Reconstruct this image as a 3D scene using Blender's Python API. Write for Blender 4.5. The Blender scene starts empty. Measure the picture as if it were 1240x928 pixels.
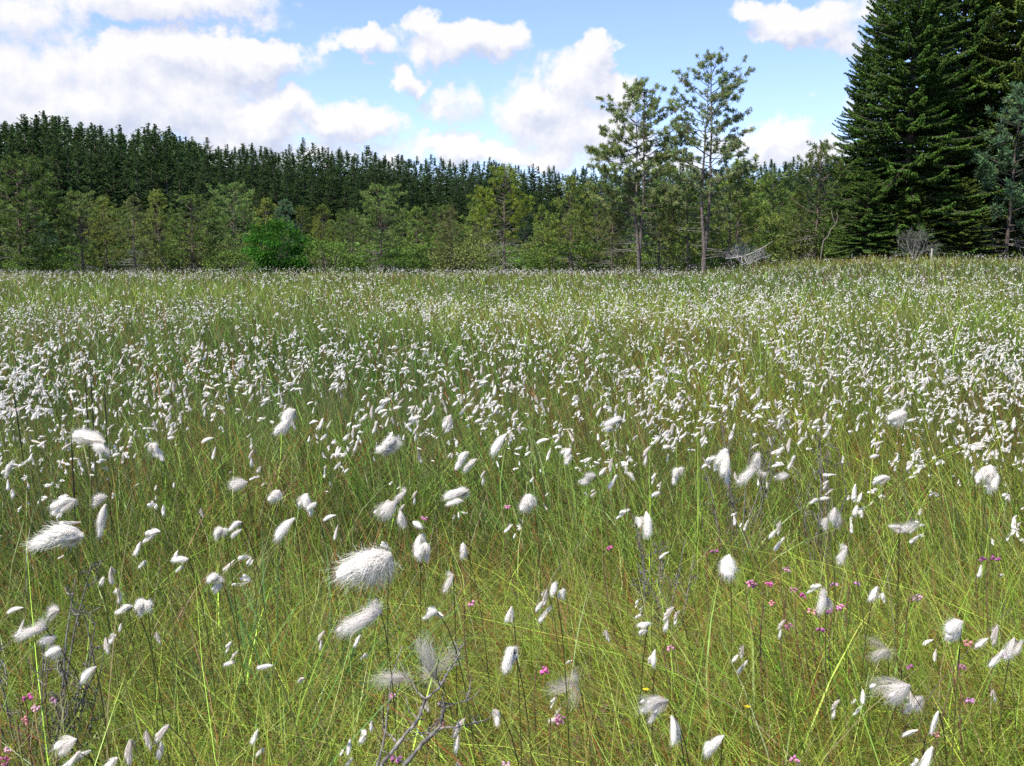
import bpy, math, random
import numpy as np
from mathutils import Vector, Matrix

SEED = 11
rng = np.random.default_rng(SEED)
random.seed(SEED)
scene = bpy.context.scene
COL = scene.collection
PI = math.pi

# ------------------------------------------------------------------ camera
F = 1271.0                      # focal length in photo pixels (1240 wide)
CX, CY, HOR = 620.0, 464.0, 316.0
PITCH = math.atan((CY - HOR) / F)
CAM_Z = 0.74


def smooth(a, b, x):
    t = np.clip((np.asarray(x, float) - a) / (b - a), 0, 1)
    return t * t * (3 - 2 * t)


def ground_z(x, y):
    x = np.asarray(x, float)
    y = np.asarray(y, float)
    z = 0.035 * np.sin(x * 1.7 + 0.6 * np.sin(y * 1.1)) * np.sin(y * 1.3 + 0.8)
    z = z + 0.02 * np.sin(x * 4.1 + y * 2.3) * np.sin(y * 3.7 - x * 1.9)
    z = z * smooth(0.2, 1.0, y) + 0.05 * np.sin(x * .31 + 1) * np.sin(y * .27) * smooth(3, 10, y)
    z = z + 0.62 * smooth(5, 15, x) * smooth(14, 42, y)
    hill = 6.0 * smooth(105, 200, y) + 6.0 * smooth(200, 420, y)
    z = z + hill + 1.2 * smooth(60, 100, y)
    return z


cam_d = bpy.data.cameras.new('camera')
cam_d.sensor_width = 36.0
cam_d.lens = 36.0 * F / 1240.0
cam_d.clip_start = 0.03
cam_d.clip_end = 4000
cam = bpy.data.objects.new('camera', cam_d)
COL.objects.link(cam)
cam.location = (0, 0, CAM_Z)
cam.rotation_euler = (PI / 2 - PITCH, 0, 0)
scene.camera = cam
FWD = np.array([0, math.cos(PITCH), -math.sin(PITCH)])
UP = np.array([0, math.sin(PITCH), math.cos(PITCH)])
RIGHT = np.array([1.0, 0, 0])
EYE = np.array([0, 0, CAM_Z])


def ray(px, py):
    return FWD + RIGHT * (px - CX) / F + UP * (CY - py) / F


def at_y(px, py, Y):
    r = ray(px, py)
    return EYE + r * (Y / r[1])


def at_z(px, py, z):
    r = ray(px, py)
    return EYE + r * ((z - CAM_Z) / r[2])


def project(P):
    d = np.asarray(P) - EYE
    dep = d @ FWD
    dep = np.maximum(dep, 1e-3)
    return CX + F * (d @ RIGHT) / dep, CY - F * (d @ UP) / dep, dep


# ------------------------------------------------------------------ mesh helpers
class MB:
    """collects quads with a colour per vertex"""

    def __init__(self):
        self.v, self.f, self.c, self.n = [], [], [], 0

    def add(self, v, f, c):
        v = np.asarray(v, np.float32).reshape(-1, 3)
        f = np.asarray(f, np.int32).reshape(-1, 4)
        c = np.asarray(c, np.float32)
        if c.ndim == 1:
            c = np.tile(c[:3], (len(v), 1))
        self.v.append(v)
        self.f.append(f + self.n)
        self.c.append(c[:, :3])
        self.n += len(v)

    def mesh(self, name, mat, smooth_shade=False):
        me = bpy.data.meshes.new(name)
        v = np.concatenate(self.v)
        f = np.concatenate(self.f)
        c = np.concatenate(self.c)
        me.vertices.add(len(v))
        me.vertices.foreach_set('co', v.ravel())
        me.loops.add(f.size)
        me.loops.foreach_set('vertex_index', f.ravel())
        me.polygons.add(len(f))
        me.polygons.foreach_set('loop_start', np.arange(0, f.size, 4, dtype=np.int32))
        me.polygons.foreach_set('loop_total', np.full(len(f), 4, np.int32))
        if smooth_shade:
            me.polygons.foreach_set('use_smooth', np.ones(len(f), bool))
        a = me.attributes.new('Col', 'FLOAT_COLOR', 'POINT')
        a.data.foreach_set('color', np.concatenate([c, np.ones((len(c), 1), np.float32)], 1).ravel())
        me.update(calc_edges=True)
        me.materials.append(mat)
        return me


def link(name, me, parent=None, loc=(0, 0, 0), rot=None, scale=None):
    o = bpy.data.objects.new(name, me)
    COL.objects.link(o)
    if parent is not None:
        o.parent = parent
    o.location = loc
    if rot is not None:
        o.rotation_euler = rot
    if scale is not None:
        o.scale = scale if hasattr(scale, '__len__') else (scale,) * 3
    return o


def tag(o, label=None, cat=None, group=None, kind=None):
    if label:
        o['label'] = label
    if cat:
        o['category'] = cat
    if group:
        o['group'] = group
    if kind:
        o['kind'] = kind
    return o


def empty(name, loc=(0, 0, 0), rz=0.0, scale=1.0):
    o = bpy.data.objects.new(name, None)
    o.empty_display_size = 0.2
    COL.objects.link(o)
    o.location = loc
    o.rotation_euler = (0, 0, rz)
    o.scale = scale if hasattr(scale, '__len__') else (scale,) * 3
    return o


def copy_tree(o, parent=None):
    c = o.copy()
    COL.objects.link(c)
    if parent is not None:
        c.parent = parent
    for ch in list(o.children):
        copy_tree(ch, c)
    return c


def unit(v):
    v = np.asarray(v, float)
    return v / np.maximum(np.linalg.norm(v, axis=-1, keepdims=True), 1e-9)


def tube(mb, pts, rad, col, sides=6):
    pts = np.asarray(pts, float)
    K = len(pts)
    rad = np.broadcast_to(np.asarray(rad, float), (K,))
    d = unit(np.gradient(pts, axis=0))
    ref = np.array([0, 0, 1.0]) if abs(d[0, 2]) < .9 else np.array([1.0, 0, 0])
    a = unit(np.cross(d, ref))
    b = np.cross(d, a)
    th = np.linspace(0, 2 * PI, sides, endpoint=False)
    ring = a[:, None] * np.cos(th)[None, :, None] + b[:, None] * np.sin(th)[None, :, None]
    v = pts[:, None] + ring * rad[:, None, None]
    i = np.arange(K - 1)[:, None] * sides
    j = np.arange(sides)[None]
    jn = (j + 1) % sides
    f = np.stack([i + j, i + jn, i + sides + jn, i + sides + j], -1).reshape(-1, 4)
    c = np.asarray(col, float)
    if c.ndim == 2:
        c = np.repeat(c, sides, 0)
    mb.add(v, f, c)


def diamonds(mb, O, D, L, W, col, r, flat=None):
    """needle sprays and leaves: long four-cornered faces from O along D"""
    O = np.asarray(O, float)
    N = len(O)
    D = unit(D)
    L = np.broadcast_to(np.asarray(L, float), (N,))[:, None]
    W = np.broadcast_to(np.asarray(W, float), (N,))[:, None]
    rnd = r.normal(size=(N, 3))
    if flat is not None:
        rnd = rnd * (1 - flat) + np.array([0, 0, 1.0]) * flat * 2
    S = unit(np.cross(D, rnd))
    Nn = np.cross(S, D)
    v = np.stack([O, O + D * L * .45 + S * W * .5 + Nn * W * .15, O + D * L, O + D * L * .45 - S * W * .5 + Nn * W * .15], 1)
    f = np.arange(N * 4).reshape(N, 4)
    col = np.asarray(col, float)
    if col.ndim == 1:
        col = np.tile(col, (N, 1))
    mb.add(v, f, np.repeat(col, 4, 0))


def jit(col, n, r, amt=.25, hue=.1):
    c = np.tile(np.asarray(col, float), (n, 1))
    c *= np.clip(1 + r.normal(size=(n, 1)) * amt, .4, 1.9)
    c *= np.clip(1 + r.normal(size=(n, 3)) * hue, .6, 1.5)
    return c


# ------------------------------------------------------------------ materials
def leaf_mat(name, trans=.35, var=.25, gloss=.0, rough=.5, hue=0.0):
    m = bpy.data.materials.new(name)
    m.use_nodes = True
    nt = m.node_tree
    nt.nodes.clear()
    N = nt.nodes.new
    out = N('ShaderNodeOutputMaterial')
    at = N('ShaderNodeAttribute')
    at.attribute_name = 'Col'
    oi = N('ShaderNodeObjectInfo')
    mr = N('ShaderNodeMapRange')
    mr.inputs[3].default_value = 1 - var
    mr.inputs[4].default_value = 1 + var
    nt.links.new(oi.outputs['Random'], mr.inputs[0])
    hsv = N('ShaderNodeHueSaturation')
    nt.links.new(at.outputs['Color'], hsv.inputs['Color'])
    nt.links.new(mr.outputs[0], hsv.inputs['Value'])
    if hue:
        ml = N('ShaderNodeMath')
        ml.operation = 'MULTIPLY'
        ml.inputs[1].default_value = 7.31
        fr = N('ShaderNodeMath')
        fr.operation = 'FRACT'
        nt.links.new(oi.outputs['Random'], ml.inputs[0])
        nt.links.new(ml.outputs[0], fr.inputs[0])
        m2 = N('ShaderNodeMapRange')
        m2.inputs[3].default_value = .5 - hue
        m2.inputs[4].default_value = .5 + hue
        nt.links.new(fr.outputs[0], m2.inputs[0])
        nt.links.new(m2.outputs[0], hsv.inputs['Hue'])
    di = N('ShaderNodeBsdfDiffuse')
    tr = N('ShaderNodeBsdfTranslucent')
    mx = N('ShaderNodeMixShader')
    mx.inputs[0].default_value = trans
    nt.links.new(hsv.outputs[0], di.inputs[0])
    nt.links.new(hsv.outputs[0], tr.inputs[0])
    nt.links.new(di.outputs[0], mx.inputs[1])
    nt.links.new(tr.outputs[0], mx.inputs[2])
    last = mx
    if gloss > 0:
        gl = N('ShaderNodeBsdfGlossy')
        gl.inputs['Roughness'].default_value = rough
        gl.inputs['Color'].default_value = (.9, .95, .9, 1)
        m3 = N('ShaderNodeMixShader')
        m3.inputs[0].default_value = gloss
        nt.links.new(last.outputs[0], m3.inputs[1])
        nt.links.new(gl.outputs[0], m3.inputs[2])
        last = m3
    nt.links.new(last.outputs[0], out.inputs[0])
    return m


def bark_mat(name, scale=14.0):
    m = bpy.data.materials.new(name)
    m.use_nodes = True
    nt = m.node_tree
    b = nt.nodes['Principled BSDF']
    b.inputs['Roughness'].default_value = .9
    b.inputs['Specular IOR Level'].default_value = .1
    at = nt.nodes.new('ShaderNodeAttribute')
    at.attribute_name = 'Col'
    tc = nt.nodes.new('ShaderNodeTexCoord')
    ns = nt.nodes.new('ShaderNodeTexNoise')
    ns.inputs['Scale'].default_value = scale
    ns.inputs['Detail'].default_value = 5
    nt.links.new(tc.outputs['Object'], ns.inputs['Vector'])
    mr = nt.nodes.new('ShaderNodeMapRange')
    mr.inputs[1].default_value = .3
    mr.inputs[2].default_value = .7
    mr.inputs[3].default_value = .45
    mr.inputs[4].default_value = 1.5
    nt.links.new(ns.outputs[0], mr.inputs[0])
    mu = nt.nodes.new('ShaderNodeMix')
    mu.data_type = 'RGBA'
    mu.blend_type = 'MULTIPLY'
    mu.inputs[0].default_value = 1
    nt.links.new(at.outputs['Color'], mu.inputs[6])
    nt.links.new(mr.outputs[0], mu.inputs[7])
    nt.links.new(mu.outputs[2], b.inputs['Base Color'])
    return m


def ground_mat():
    m = bpy.data.materials.new('peat_and_moss')
    m.use_nodes = True
    nt = m.node_tree
    b = nt.nodes['Principled BSDF']
    b.inputs['Roughness'].default_value = .95
    b.inputs['Specular IOR Level'].default_value = .1
    tc = nt.nodes.new('ShaderNodeTexCoord')
    n1 = nt.nodes.new('ShaderNodeTexNoise')
    n1.inputs['Scale'].default_value = 1.3
    n1.inputs['Detail'].default_value = 8
    n2 = nt.nodes.new('ShaderNodeTexNoise')
    n2.inputs['Scale'].default_value = 60
    n2.inputs['Detail'].default_value = 4
    for n in (n1, n2):
        nt.links.new(tc.outputs['Object'], n.inputs['Vector'])
    ad = nt.nodes.new('ShaderNodeMath')
    ad.operation = 'ADD'
    nt.links.new(n1.outputs[0], ad.inputs[0])
    nt.links.new(n2.outputs[0], ad.inputs[1])
    cr = nt.nodes.new('ShaderNodeValToRGB')
    e = cr.color_ramp.elements
    e[0].position = .35
    e[0].color = (.022, .02, .011, 1)
    e[1].position = .68
    e[1].color = (.05, .07, .016, 1)
    x = e.new(.5)
    x.color = (.035, .037, .013, 1)
    mh = nt.nodes.new('ShaderNodeMath')
    mh.operation = 'MULTIPLY'
    mh.inputs[1].default_value = .5
    nt.links.new(ad.outputs[0], mh.inputs[0])
    nt.links.new(mh.outputs[0], cr.inputs[0])
    nt.links.new(cr.outputs[0], b.inputs['Base Color'])
    return m


M_GRASS = leaf_mat('grass_blade', trans=.36, var=0, gloss=.028, rough=.45)
M_COTTON = leaf_mat('cotton_fluff', trans=.40, var=.03)
M_NEEDLE = leaf_mat('conifer_needles', trans=.32, var=.28, hue=.014)
M_TALL = leaf_mat('tall_pine_needles', trans=.42, var=.02)
M_SPRUCE = leaf_mat('spruce_needles', trans=.24, var=.2, hue=.015)
M_LEAF = leaf_mat('broad_leaf', trans=.3, var=.2)
M_PETAL = leaf_mat('petal', trans=.35, var=.2)
M_BARK = bark_mat('bark')
M_TWIG = bark_mat('grey_twig', 220.0)
M_GROUND = ground_mat()

# ------------------------------------------------------------------ ground sheet
def make_ground():
    ys = np.concatenate([np.linspace(-900, -3, 10), np.linspace(-2, 12, 120), np.linspace(12.3, 60, 80), np.linspace(62, 460, 70),
                         np.array([520, 650, 900, 1400, 2400])])
    xs = np.concatenate([np.array([-2400, -1200, -600, -350]), np.linspace(-220, -32, 40), np.linspace(-30, -7, 40), np.linspace(-6.8, 6.8, 110),
                         np.linspace(7, 30, 40), np.linspace(32, 220, 40), np.array([350, 600, 1200, 2400])])
    X, Y = np.meshgrid(xs, ys)
    Z = ground_z(X, Y)
    v = np.stack([X, Y, Z], -1)
    ny, nx = X.shape
    i = np.arange(ny - 1)[:, None] * nx
    j = np.arange(nx - 1)[None]
    f = np.stack([i + j, i + j + 1, i + nx + j + 1, i + nx + j], -1)
    mb = MB()
    mb.add(v, f, (.06, .07, .02))
    o = link('ground', mb.mesh('ground', M_GROUND, True))
    tag(o, kind='structure')


make_ground()

# ------------------------------------------------------------------ low frequency fields that tint and thin the meadow
_w = np.random.default_rng(5)
_K = [(unit(_w.normal(size=2)), s, _w.uniform(0, 6.3)) for s in (.13, .21, .34, .55, .9, 1.4, 2.2, 3.5, 5.5) for _ in range(3)]


def field(x, y, lo=0, hi=27, ys=.5):
    """smooth noise about 0..1; stretched along x"""
    v = 0
    tot = 0
    for k in range(lo, hi):
        d, s, ph = _K[k]
        a = 1 / (1 + .35 * (k // 3 - lo // 3))
        v = v + a * np.sin((d[0] * x + d[1] * y * ys) * s * 2 + ph + 1.3 * np.sin((d[1] * x - d[0] * y * ys) * s * 1.3 + ph * 2))
        tot += a * a
    return .5 + .5 * np.tanh(v / math.sqrt(tot) * 1.0)


# ------------------------------------------------------------------ hero cottongrass table (photo pixels: centre, length, direction of the fluff, style, heads)
T = 'cottongrass'
HERO = [
    (64, 656, 66, 192, 'full', 1, 'largest ragged cottongrass tuft, reddish at its base, fluff blown out flat in tatters'),
    (438, 694, 74, 214, 'round', 1, 'big round domed cottongrass tuft directly above a smaller wispy one'),
    (438, 752, 46, 205, 'wispy', 1, 'wispy grey cottongrass tuft hanging below the big domed tuft'),
    (340, 640, 40, 216, 'slim', 1, 'bent white cottongrass tuft like a boomerang below two round tufts'),
    (332, 603, 22, 235, 'round', 1, 'small bright fan of cottongrass above the boomerang tuft'),
    (368, 611, 27, 255, 'full', 1, 'drooping oval cottongrass tuft next to a small bright fan'),
    (467, 543, 32, 215, 'full', 2, 'fan of cottongrass with one long finger pointing down'),
    (559, 559, 28, 235, 'full', 2, 'folded white cottongrass tuft below a long flag-like tuft'),
    (600, 538, 36, 222, 'slim', 1, 'long flag-like cottongrass tuft slanting above a folded tuft'),
    (540, 513, 24, 240, 'slim', 1, 'slim leaning cottongrass tuft above a row of small ovals'),
    (638, 612, 28, 250, 'round', 1, 'lone white shell-shaped cottongrass tuft in the middle of open grass'),
    (872, 563, 40, 245, 'full', 2, 'tall S-shaped cottongrass tuft beside a loose scattered cluster'),
    (906, 575, 30, 220, 'wispy', 3, 'loose scattered cottongrass cluster beside the S-shaped tuft'),
    (820, 578, 22, 260, 'full', 2, 'two stacked oval cottongrass tufts with a grey lower half'),
    (879, 692, 40, 258, 'round', 1, 'bright bell-shaped cottongrass tuft next to the pink heath flowers'),
    (1010, 630, 30, 265, 'wispy', 1, 'pale upright tassel of cottongrass on a slanting straw stalk'),
    (1079, 636, 26, 160, 'slim', 1, 'crescent-shaped white cottongrass tuft lying level'),
    (1100, 640, 30, 20, 'wispy', 1, 'thin grey cottongrass wisp trailing off the crescent-shaped tuft'),
    (1083, 504, 30, 195, 'round', 1, 'large soft round cottongrass tuft in front of a crowded bank of tufts'),
    (1196, 580, 34, 255, 'full', 2, 'narrow stacked cottongrass tuft beside two straw stalks'),
    (1150, 760, 34, 205, 'round', 2, 'cottongrass tuft with a second tuft dangling below, brown in the middle'),
    (1082, 838, 44, 200, 'wispy', 2, 'blurred grey cottongrass pair with a dark stalk'),
    (1131, 872, 24, 235, 'slim', 1, 'small pointed cottongrass tuft on a pale bent stalk near an orange seed head'),
    (819, 888, 42, 285, 'slim', 1, 'long white tongue-shaped cottongrass tuft over brown litter'),
    (866, 902, 30, 225, 'full', 2, 'double cottongrass tuft low in the grass beside the tongue-shaped tuft'),
    (615, 800, 36, 248, 'full', 2, 'drooping cottongrass tuft with curled brown bracts above it'),
    (680, 836, 44, 200, 'veil', 1, 'see-through brownish cottongrass wisp above the round pink bloom'),
    (670, 718, 22, 262, 'full', 1, 'small plump teardrop cottongrass tuft with a red-brown base'),
    (618, 746, 24, 262, 'slim', 2, 'thin pointed pair of cottongrass tufts one over another'),
    (561, 668, 22, 270, 'full', 2, 'short skirt-like cottongrass tuft above a grey hanging one'),
    (507, 664, 32, 262, 'full', 3, 'hanging cottongrass bunch of three grey and white tails'),
    (470, 618, 30, 225, 'wispy', 3, 'star-shaped cottongrass bunch with dark stalks at its centre'),
    (550, 600, 34, 200, 'full', 2, 'two level cottongrass ovals one above the other'),
    (520, 741, 20, 180, 'full', 2, 'pair of yellowish cottongrass buttons side by side above the grey twigs'),
    (171, 741, 32, 240, 'full', 1, 'white cottongrass fan at the end of a bunch of three'),
    (150, 739, 22, 205, 'full', 2, 'two small grey cottongrass puffs beside a white fan'),
    (61, 791, 26, 200, 'round', 1, 'cream cottongrass fan on a dark bent stalk above the pink blooms'),
    (40, 766, 34, 200, 'wispy', 3, 'three dull grey cottongrass puffs against dark heather twigs'),
    (103, 816, 30, 212, 'slim', 1, 'narrow cottongrass tail beside an orange-brown bract'),
    (75, 903, 42, 205, 'slim', 2, 'two thin cottongrass tails with long orange bracts'),
    (88, 922, 30, 235, 'slim', 1, 'white cottongrass tail cut by the lower picture edge'),
    (255, 704, 26, 205, 'full', 1, 'low cottongrass tuft swept flat near a green tussock'),
    (121, 627, 34, 248, 'slim', 1, 'long thin finger of cottongrass under a grey round puff'),
    (118, 606, 24, 200, 'wispy', 1, 'grey round cottongrass puff over a long thin finger'),
    (74, 610, 32, 195, 'full', 1, 'level white cottongrass lobe just above the largest ragged tuft'),
    (108, 530, 42, 165, 'full', 2, 'broad two-lobed cottongrass tuft on a dark upright stalk'),
    (5, 577, 32, 245, 'slim', 1, 'slanting white cottongrass tuft cut by the picture edge'),
    (345, 507, 32, 222, 'full', 1, 'shaggy slanting cottongrass tuft at the near edge of the crowd'),
    (264, 650, 24, 235, 'full', 1, 'cottongrass tuft crossed by a dark stem next to a small oval'),
    (284, 638, 20, 215, 'full', 1, 'small oval cottongrass tuft touching a stem-crossed tuft'),
    (218, 678, 20, 185, 'full', 1, 'pinkish white cottongrass nub with a tiny tuft above'),
    (289, 588, 24, 200, 'wispy', 1, 'round see-through cottongrass puff on its own among green blades'),
    (785, 634, 28, 280, 'full', 2, 'grey pear-shaped cottongrass tuft under a small white one'),
    (790, 798, 24, 255, 'slim', 2, 'cottongrass tail under a grey puff near a tiny pink flower'),
    (795, 852, 30, 190, 'wispy', 2, 'grey cottongrass puff with a hooked end and dark stalk'),
    (776, 758, 20, 200, 'full', 1, 'short blurred cottongrass thumb on open green grass'),
    (769, 580, 20, 320, 'slim', 1, 'small white cottongrass tuft pointing down the other way'),
    (995, 728, 26, 250, 'wispy', 2, 'cottongrass shreds tangled in the pink heath flowers'),
    (1058, 720, 20, 240, 'full', 2, 'cream cottongrass tuft with a tiny lower tip beside a pink flower'),
    (1226, 785, 26, 260, 'wispy', 2, 'thin grey cottongrass tassels beside a pink bell close to the picture edge'),
    (740, 511, 26, 195, 'full', 2, 'broad grey-white cottongrass clump at the near edge of the crowd'),
    (684, 551, 20, 225, 'full', 2, 'small grey cottongrass pair between the flag-like tuft and open grass'),
    (545, 706, 22, 250, 'wispy', 1, 'faint grey cottongrass tassel beside the domed tuft'),
    (600, 868, 20, 270, 'full', 2, 'two little pale cottongrass skirts one above the other'),
    (1060, 792, 34, 190, 'veil', 1, 'faint level streak of cottongrass with a pinkish nub above'),
    (1066, 580, 20, 195, 'full', 1, 'single round pinkish cottongrass button on a straw stalk'),
    (948, 578, 16, 200, 'wispy', 1, 'tiny cottongrass puff standing alone in even green grass'),
    (1022, 672, 22, 255, 'wispy', 2, 'grey frayed cottongrass tassel below a pale upright one'),
    (712, 578, 20, 190, 'wispy', 2, 'flat grey cottongrass pair on dark stems that rise together'),
    (186, 548, 22, 262, 'full', 2, 'stacked chain of small cottongrass tufts on one stem'),
    (985, 608, 14, 200, 'full', 1, 'pinkish heart-shaped cottongrass button above a tiny red flower'),
    (1036, 620, 16, 255, 'full', 2, 'two bead-like cottongrass tufts on a dark slanting stem'),
    (522, 790, 52, 95, 'veil', 1, 'grey cobweb-like cottongrass fluff caught in the dead twigs'),
    (470, 818, 42, 170, 'veil', 1, 'pale green-grey fluff strand hung across the lower twigs'),
]

hero_pts = []
for (px, py, L, ang, style, n, lab) in HERO:
    z = .40 + rng.uniform(-.02, .03)
    if style == 'veil':
        z = .34
    z = z - .06 * smooth(700, 900, py)
    p = at_z(px, py, z)
    hero_pts.append(p)
hero_px = np.array([h[0] for h in HERO], float)
hero_py = np.array([h[1] for h in HERO], float)
hero_L = np.array([h[2] for h in HERO], float)
hero_dep = project(np.array(hero_pts))[2]

# pink heath blooms (photo pixels, size, label)
HEATH = [
    (911, 706, 13, 'largest pink heath bloom of the cluster beside the bell-shaped tuft'),
    (932, 706, 10, 'deep pink heath bloom next to the largest one in the cluster'),
    (953, 690, 10, 'pale pink heath bloom at the top of the cluster'),
    (961, 714, 9, 'red-pink heath bloom in the middle of the cluster'),
    (972, 721, 8, 'small dark pink heath bloom in the middle of the cluster'),
    (934, 730, 9, 'faded orange-pink heath bloom under the cluster'),
    (955, 758, 10, 'bright pink heath bloom standing alone below the cluster'),
    (993, 762, 11, 'purple-pink heath bloom with a white tuft beside it'),
    (983, 740, 10, 'salmon pink heath bloom against a white cotton shred'),
    (1003, 739, 9, 'purple heath bloom under the tangled cotton shreds'),
    (1018, 735, 11, 'rose pink heath bloom between the shreds and the open grass'),
    (1010, 707, 9, 'lilac heath bloom above the tangled cotton shreds'),
    (1038, 706, 8, 'small lilac heath bloom above the cream cottongrass tuft'),
    (1110, 723, 12, 'round faded pink heath bloom on its own by a rust-red tussock'),
    (1190, 677, 9, 'dark red heath bud beside a purple bloom'),
    (1206, 676, 10, 'purple heath bloom beside a dark red bud'),
    (1172, 778, 10, 'reddish heath bloom beside the dangling cottongrass tuft'),
    (1213, 793, 9, 'pink heath bell beside the thin grey tassels'),
    (1165, 807, 10, 'purplish heath bloom below the dangling cottongrass tuft'),
    (1174, 847, 11, 'mauve heath bloom above open short grass'),
    (1102, 807, 8, 'tiny purple heath bloom on a thin stem amid open grass'),
    (1133, 890, 9, 'pink heath bloom with an orange tip under the pointed tuft'),
    (962, 920, 12, 'large pink heath bloom touching the lower picture edge'),
    (812, 785, 9, 'tiny rose heath bloom beside a cottongrass tail'),
    (865, 668, 9, 'purple heath bloom just above the bell-shaped tuft'),
    (738, 663, 7, 'tiny magenta heath bloom alone in the middle grass'),
    (659, 811, 13, 'vivid magenta heath bloom above the see-through wisp'),
    (678, 870, 14, 'round pink heath bloom below the see-through wisp'),
    (613, 925, 11, 'pale pink heath bloom half cut by the lower picture edge'),
    (571, 731, 9, 'pink heath bloom beside the thin pointed pair of tufts'),
    (514, 627, 8, 'tiny pink heath bloom above the hanging bunch of three tails'),
    (615, 614, 7, 'tiny rose heath bloom next to the shell-shaped tuft'),
    (33, 844, 11, 'bright pink heath bloom at the top of the group by dark heather'),
    (44, 856, 11, 'pale pink heath bloom in the middle of the group by dark heather'),
    (65, 847, 9, 'lilac heath bloom apart from the group by dark heather'),
    (32, 872, 12, 'salmon heath bloom at the bottom of the group by dark heather'),
    (5, 922, 12, 'deep magenta heath bloom in the lower corner of the picture'),
    (10, 908, 9, 'pale heath bloom above the deep magenta one'),
    (532, 876, 14, 'orange-pink heath bloom against the thick dead branch'),
    (480, 918, 13, 'dark purple heath bloom at the foot of the dead branch'),
    (475, 842, 8, 'small dull pink heath bloom beside an upright dead twig'),
]

# ------------------------------------------------------------------ grass
G_MID = np.array([.138, .238, .026])
G_YEL = np.array([.270, .345, .042])
G_DRK = np.array([.062, .125, .014])
G_BLU = np.array([.085, .175, .032])
STRAW = np.array([.36, .285, .13])
RUST = np.array([.30, .105, .03])
BROWN = np.array([.11, .065, .03])


def wedge(n, y0, y1, r, half=43.0, back=.0):
    """points spread evenly over a wedge of meadow in front of the camera"""
    u = r.uniform(0, 1, n)
    d = np.sqrt(y0 ** 2 + u * (y1 ** 2 - y0 ** 2))
    a = np.radians(r.uniform(-half, half, n))
    return d * np.sin(a), d * np.cos(a) - back


def blades(mb, x, y, h, w, lean, droop, az, base, tip, S, r, tip_from=.55):
    N = len(x)
    t = np.linspace(0, 1, S + 1)
    dirv = np.stack([np.cos(az), np.sin(az), np.zeros(N)], 1)
    z0 = ground_z(x, y) - .02
    P = np.stack([x, y, z0], 1)
    disp = (lean[:, None] * t + droop[:, None] * t ** 2.2) * h[:, None]
    zz = h[:, None] * (t - .38 * np.clip(droop, 0, 1.2)[:, None] * t ** 2.6)
    sa = r.uniform(0, PI, N)
    side = np.stack([np.cos(sa), np.sin(sa), r.normal(0, .12, N)], 1)
    pts = P[:, None] + dirv[:, None] * disp[..., None] + np.array([0, 0, 1.0]) * zz[..., None]
    wig = np.stack([-np.sin(az), np.cos(az), np.zeros(N)], 1)
    pts += wig[:, None] * (np.sin(t * 3.0)[None] * r.normal(0, .08, N)[:, None] * h[:, None])[..., None]
    kink = (r.uniform(0, 1, N) < .13) * r.uniform(.5, 1.6, N)
    kt = np.clip(t - r.uniform(.35, .75, N)[:, None], 0, 1) * kink[:, None] * h[:, None]
    pts[..., 2] -= kt * 1.3
    pts[..., 2] = np.maximum(pts[..., 2], z0[:, None] - .02)
    pts += dirv[:, None] * (kt * .7)[..., None]
    ww = (w[:, None] * np.maximum(.10, (1 - t ** 2.2)) * .5)
    v = np.stack([pts - side[:, None] * ww[..., None], pts + side[:, None] * ww[..., None]], 2)
    k = np.arange(S)
    base_i = (np.arange(N) * (S + 1) * 2)[:, None]
    f = np.stack([base_i + 2 * k, base_i + 2 * k + 1, base_i + 2 * k + 3, base_i + 2 * k + 2], -1)
    tt = np.clip((t - tip_from) / (1 - tip_from), 0, 1)[None, :, None]
    c = base[:, None] * (1 - tt) + tip[:, None] * tt
    c = np.repeat(c[:, :, None], 2, 2)
    mb.add(v, f, c.reshape(-1, 3))


def grass_cols(x, y, r):
    n = len(x)
    f1 = field(x, y, 0, 12)
    f2 = field(x + 31, y * .8 - 12, 6, 24)
    f3 = field(x - 57, y + 9, 3, 18)
    far = smooth(12, 40, y)
    base = G_MID * (1 - f1[:, None]) + G_YEL * f1[:, None]
    k = (smooth(.55, .95, f2) * .75)[:, None]
    base = base * (1 - k) + G_DRK * k
    k = (smooth(.72, .95, f3) * .5)[:, None]
    base = base * (1 - k) + G_BLU * k
    # the far part of the bog is a drier olive, browner towards the left
    k = (far * .35 + .35 * smooth(9, 16, y) * (1 - smooth(-3, 4, x)) * smooth(.3, .7, f3))[:, None]
    base = base * (1 - k) + np.array([.150, .190, .034]) * k
    # yellow sedge strip in front of the tall spruces
    k = (smooth(35, 40, y) * smooth(8, 14, x) * .7)[:, None]
    base = base * (1 - k) + np.array([.27, .26, .05]) * k
    base = base * np.exp(r.normal(-.10, .50, (n, 1))) * np.clip(1 + r.normal(0, .08, (n, 3)), .7, 1.3)
    tip = base * 1.05
    rr = r.uniform(0, 1, n)
    fr = field(x + 11, y + 77, 9, 24)
    pr = .08 + .20 * smooth(.5, .9, fr)
    pr = pr * (1 - .6 * smooth(4, 11, y))
    m = rr < pr
    base[m] = RUST * r.uniform(.6, 1.3, (m.sum(), 1))
    tip[m] = base[m]
    m = (rr > pr) & (rr < pr + .09)
    base[m] = STRAW * r.uniform(.4, .8, (m.sum(), 1))
    tip[m] = base[m]
    m = (rr > .92) & (rr < .965)
    base[m] = BROWN * r.uniform(.6, 1.4, (m.sum(), 1))
    tip[m] = base[m]
    m = r.uniform(0, 1, n) < .28 * (1 - .6 * smooth(4, 11, y))
    tip[m] = tip[m] * .35 + .65 * (RUST * .6 + STRAW * .4) * r.uniform(.7, 1.2, (m.sum(), 1))
    return base, tip


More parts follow.
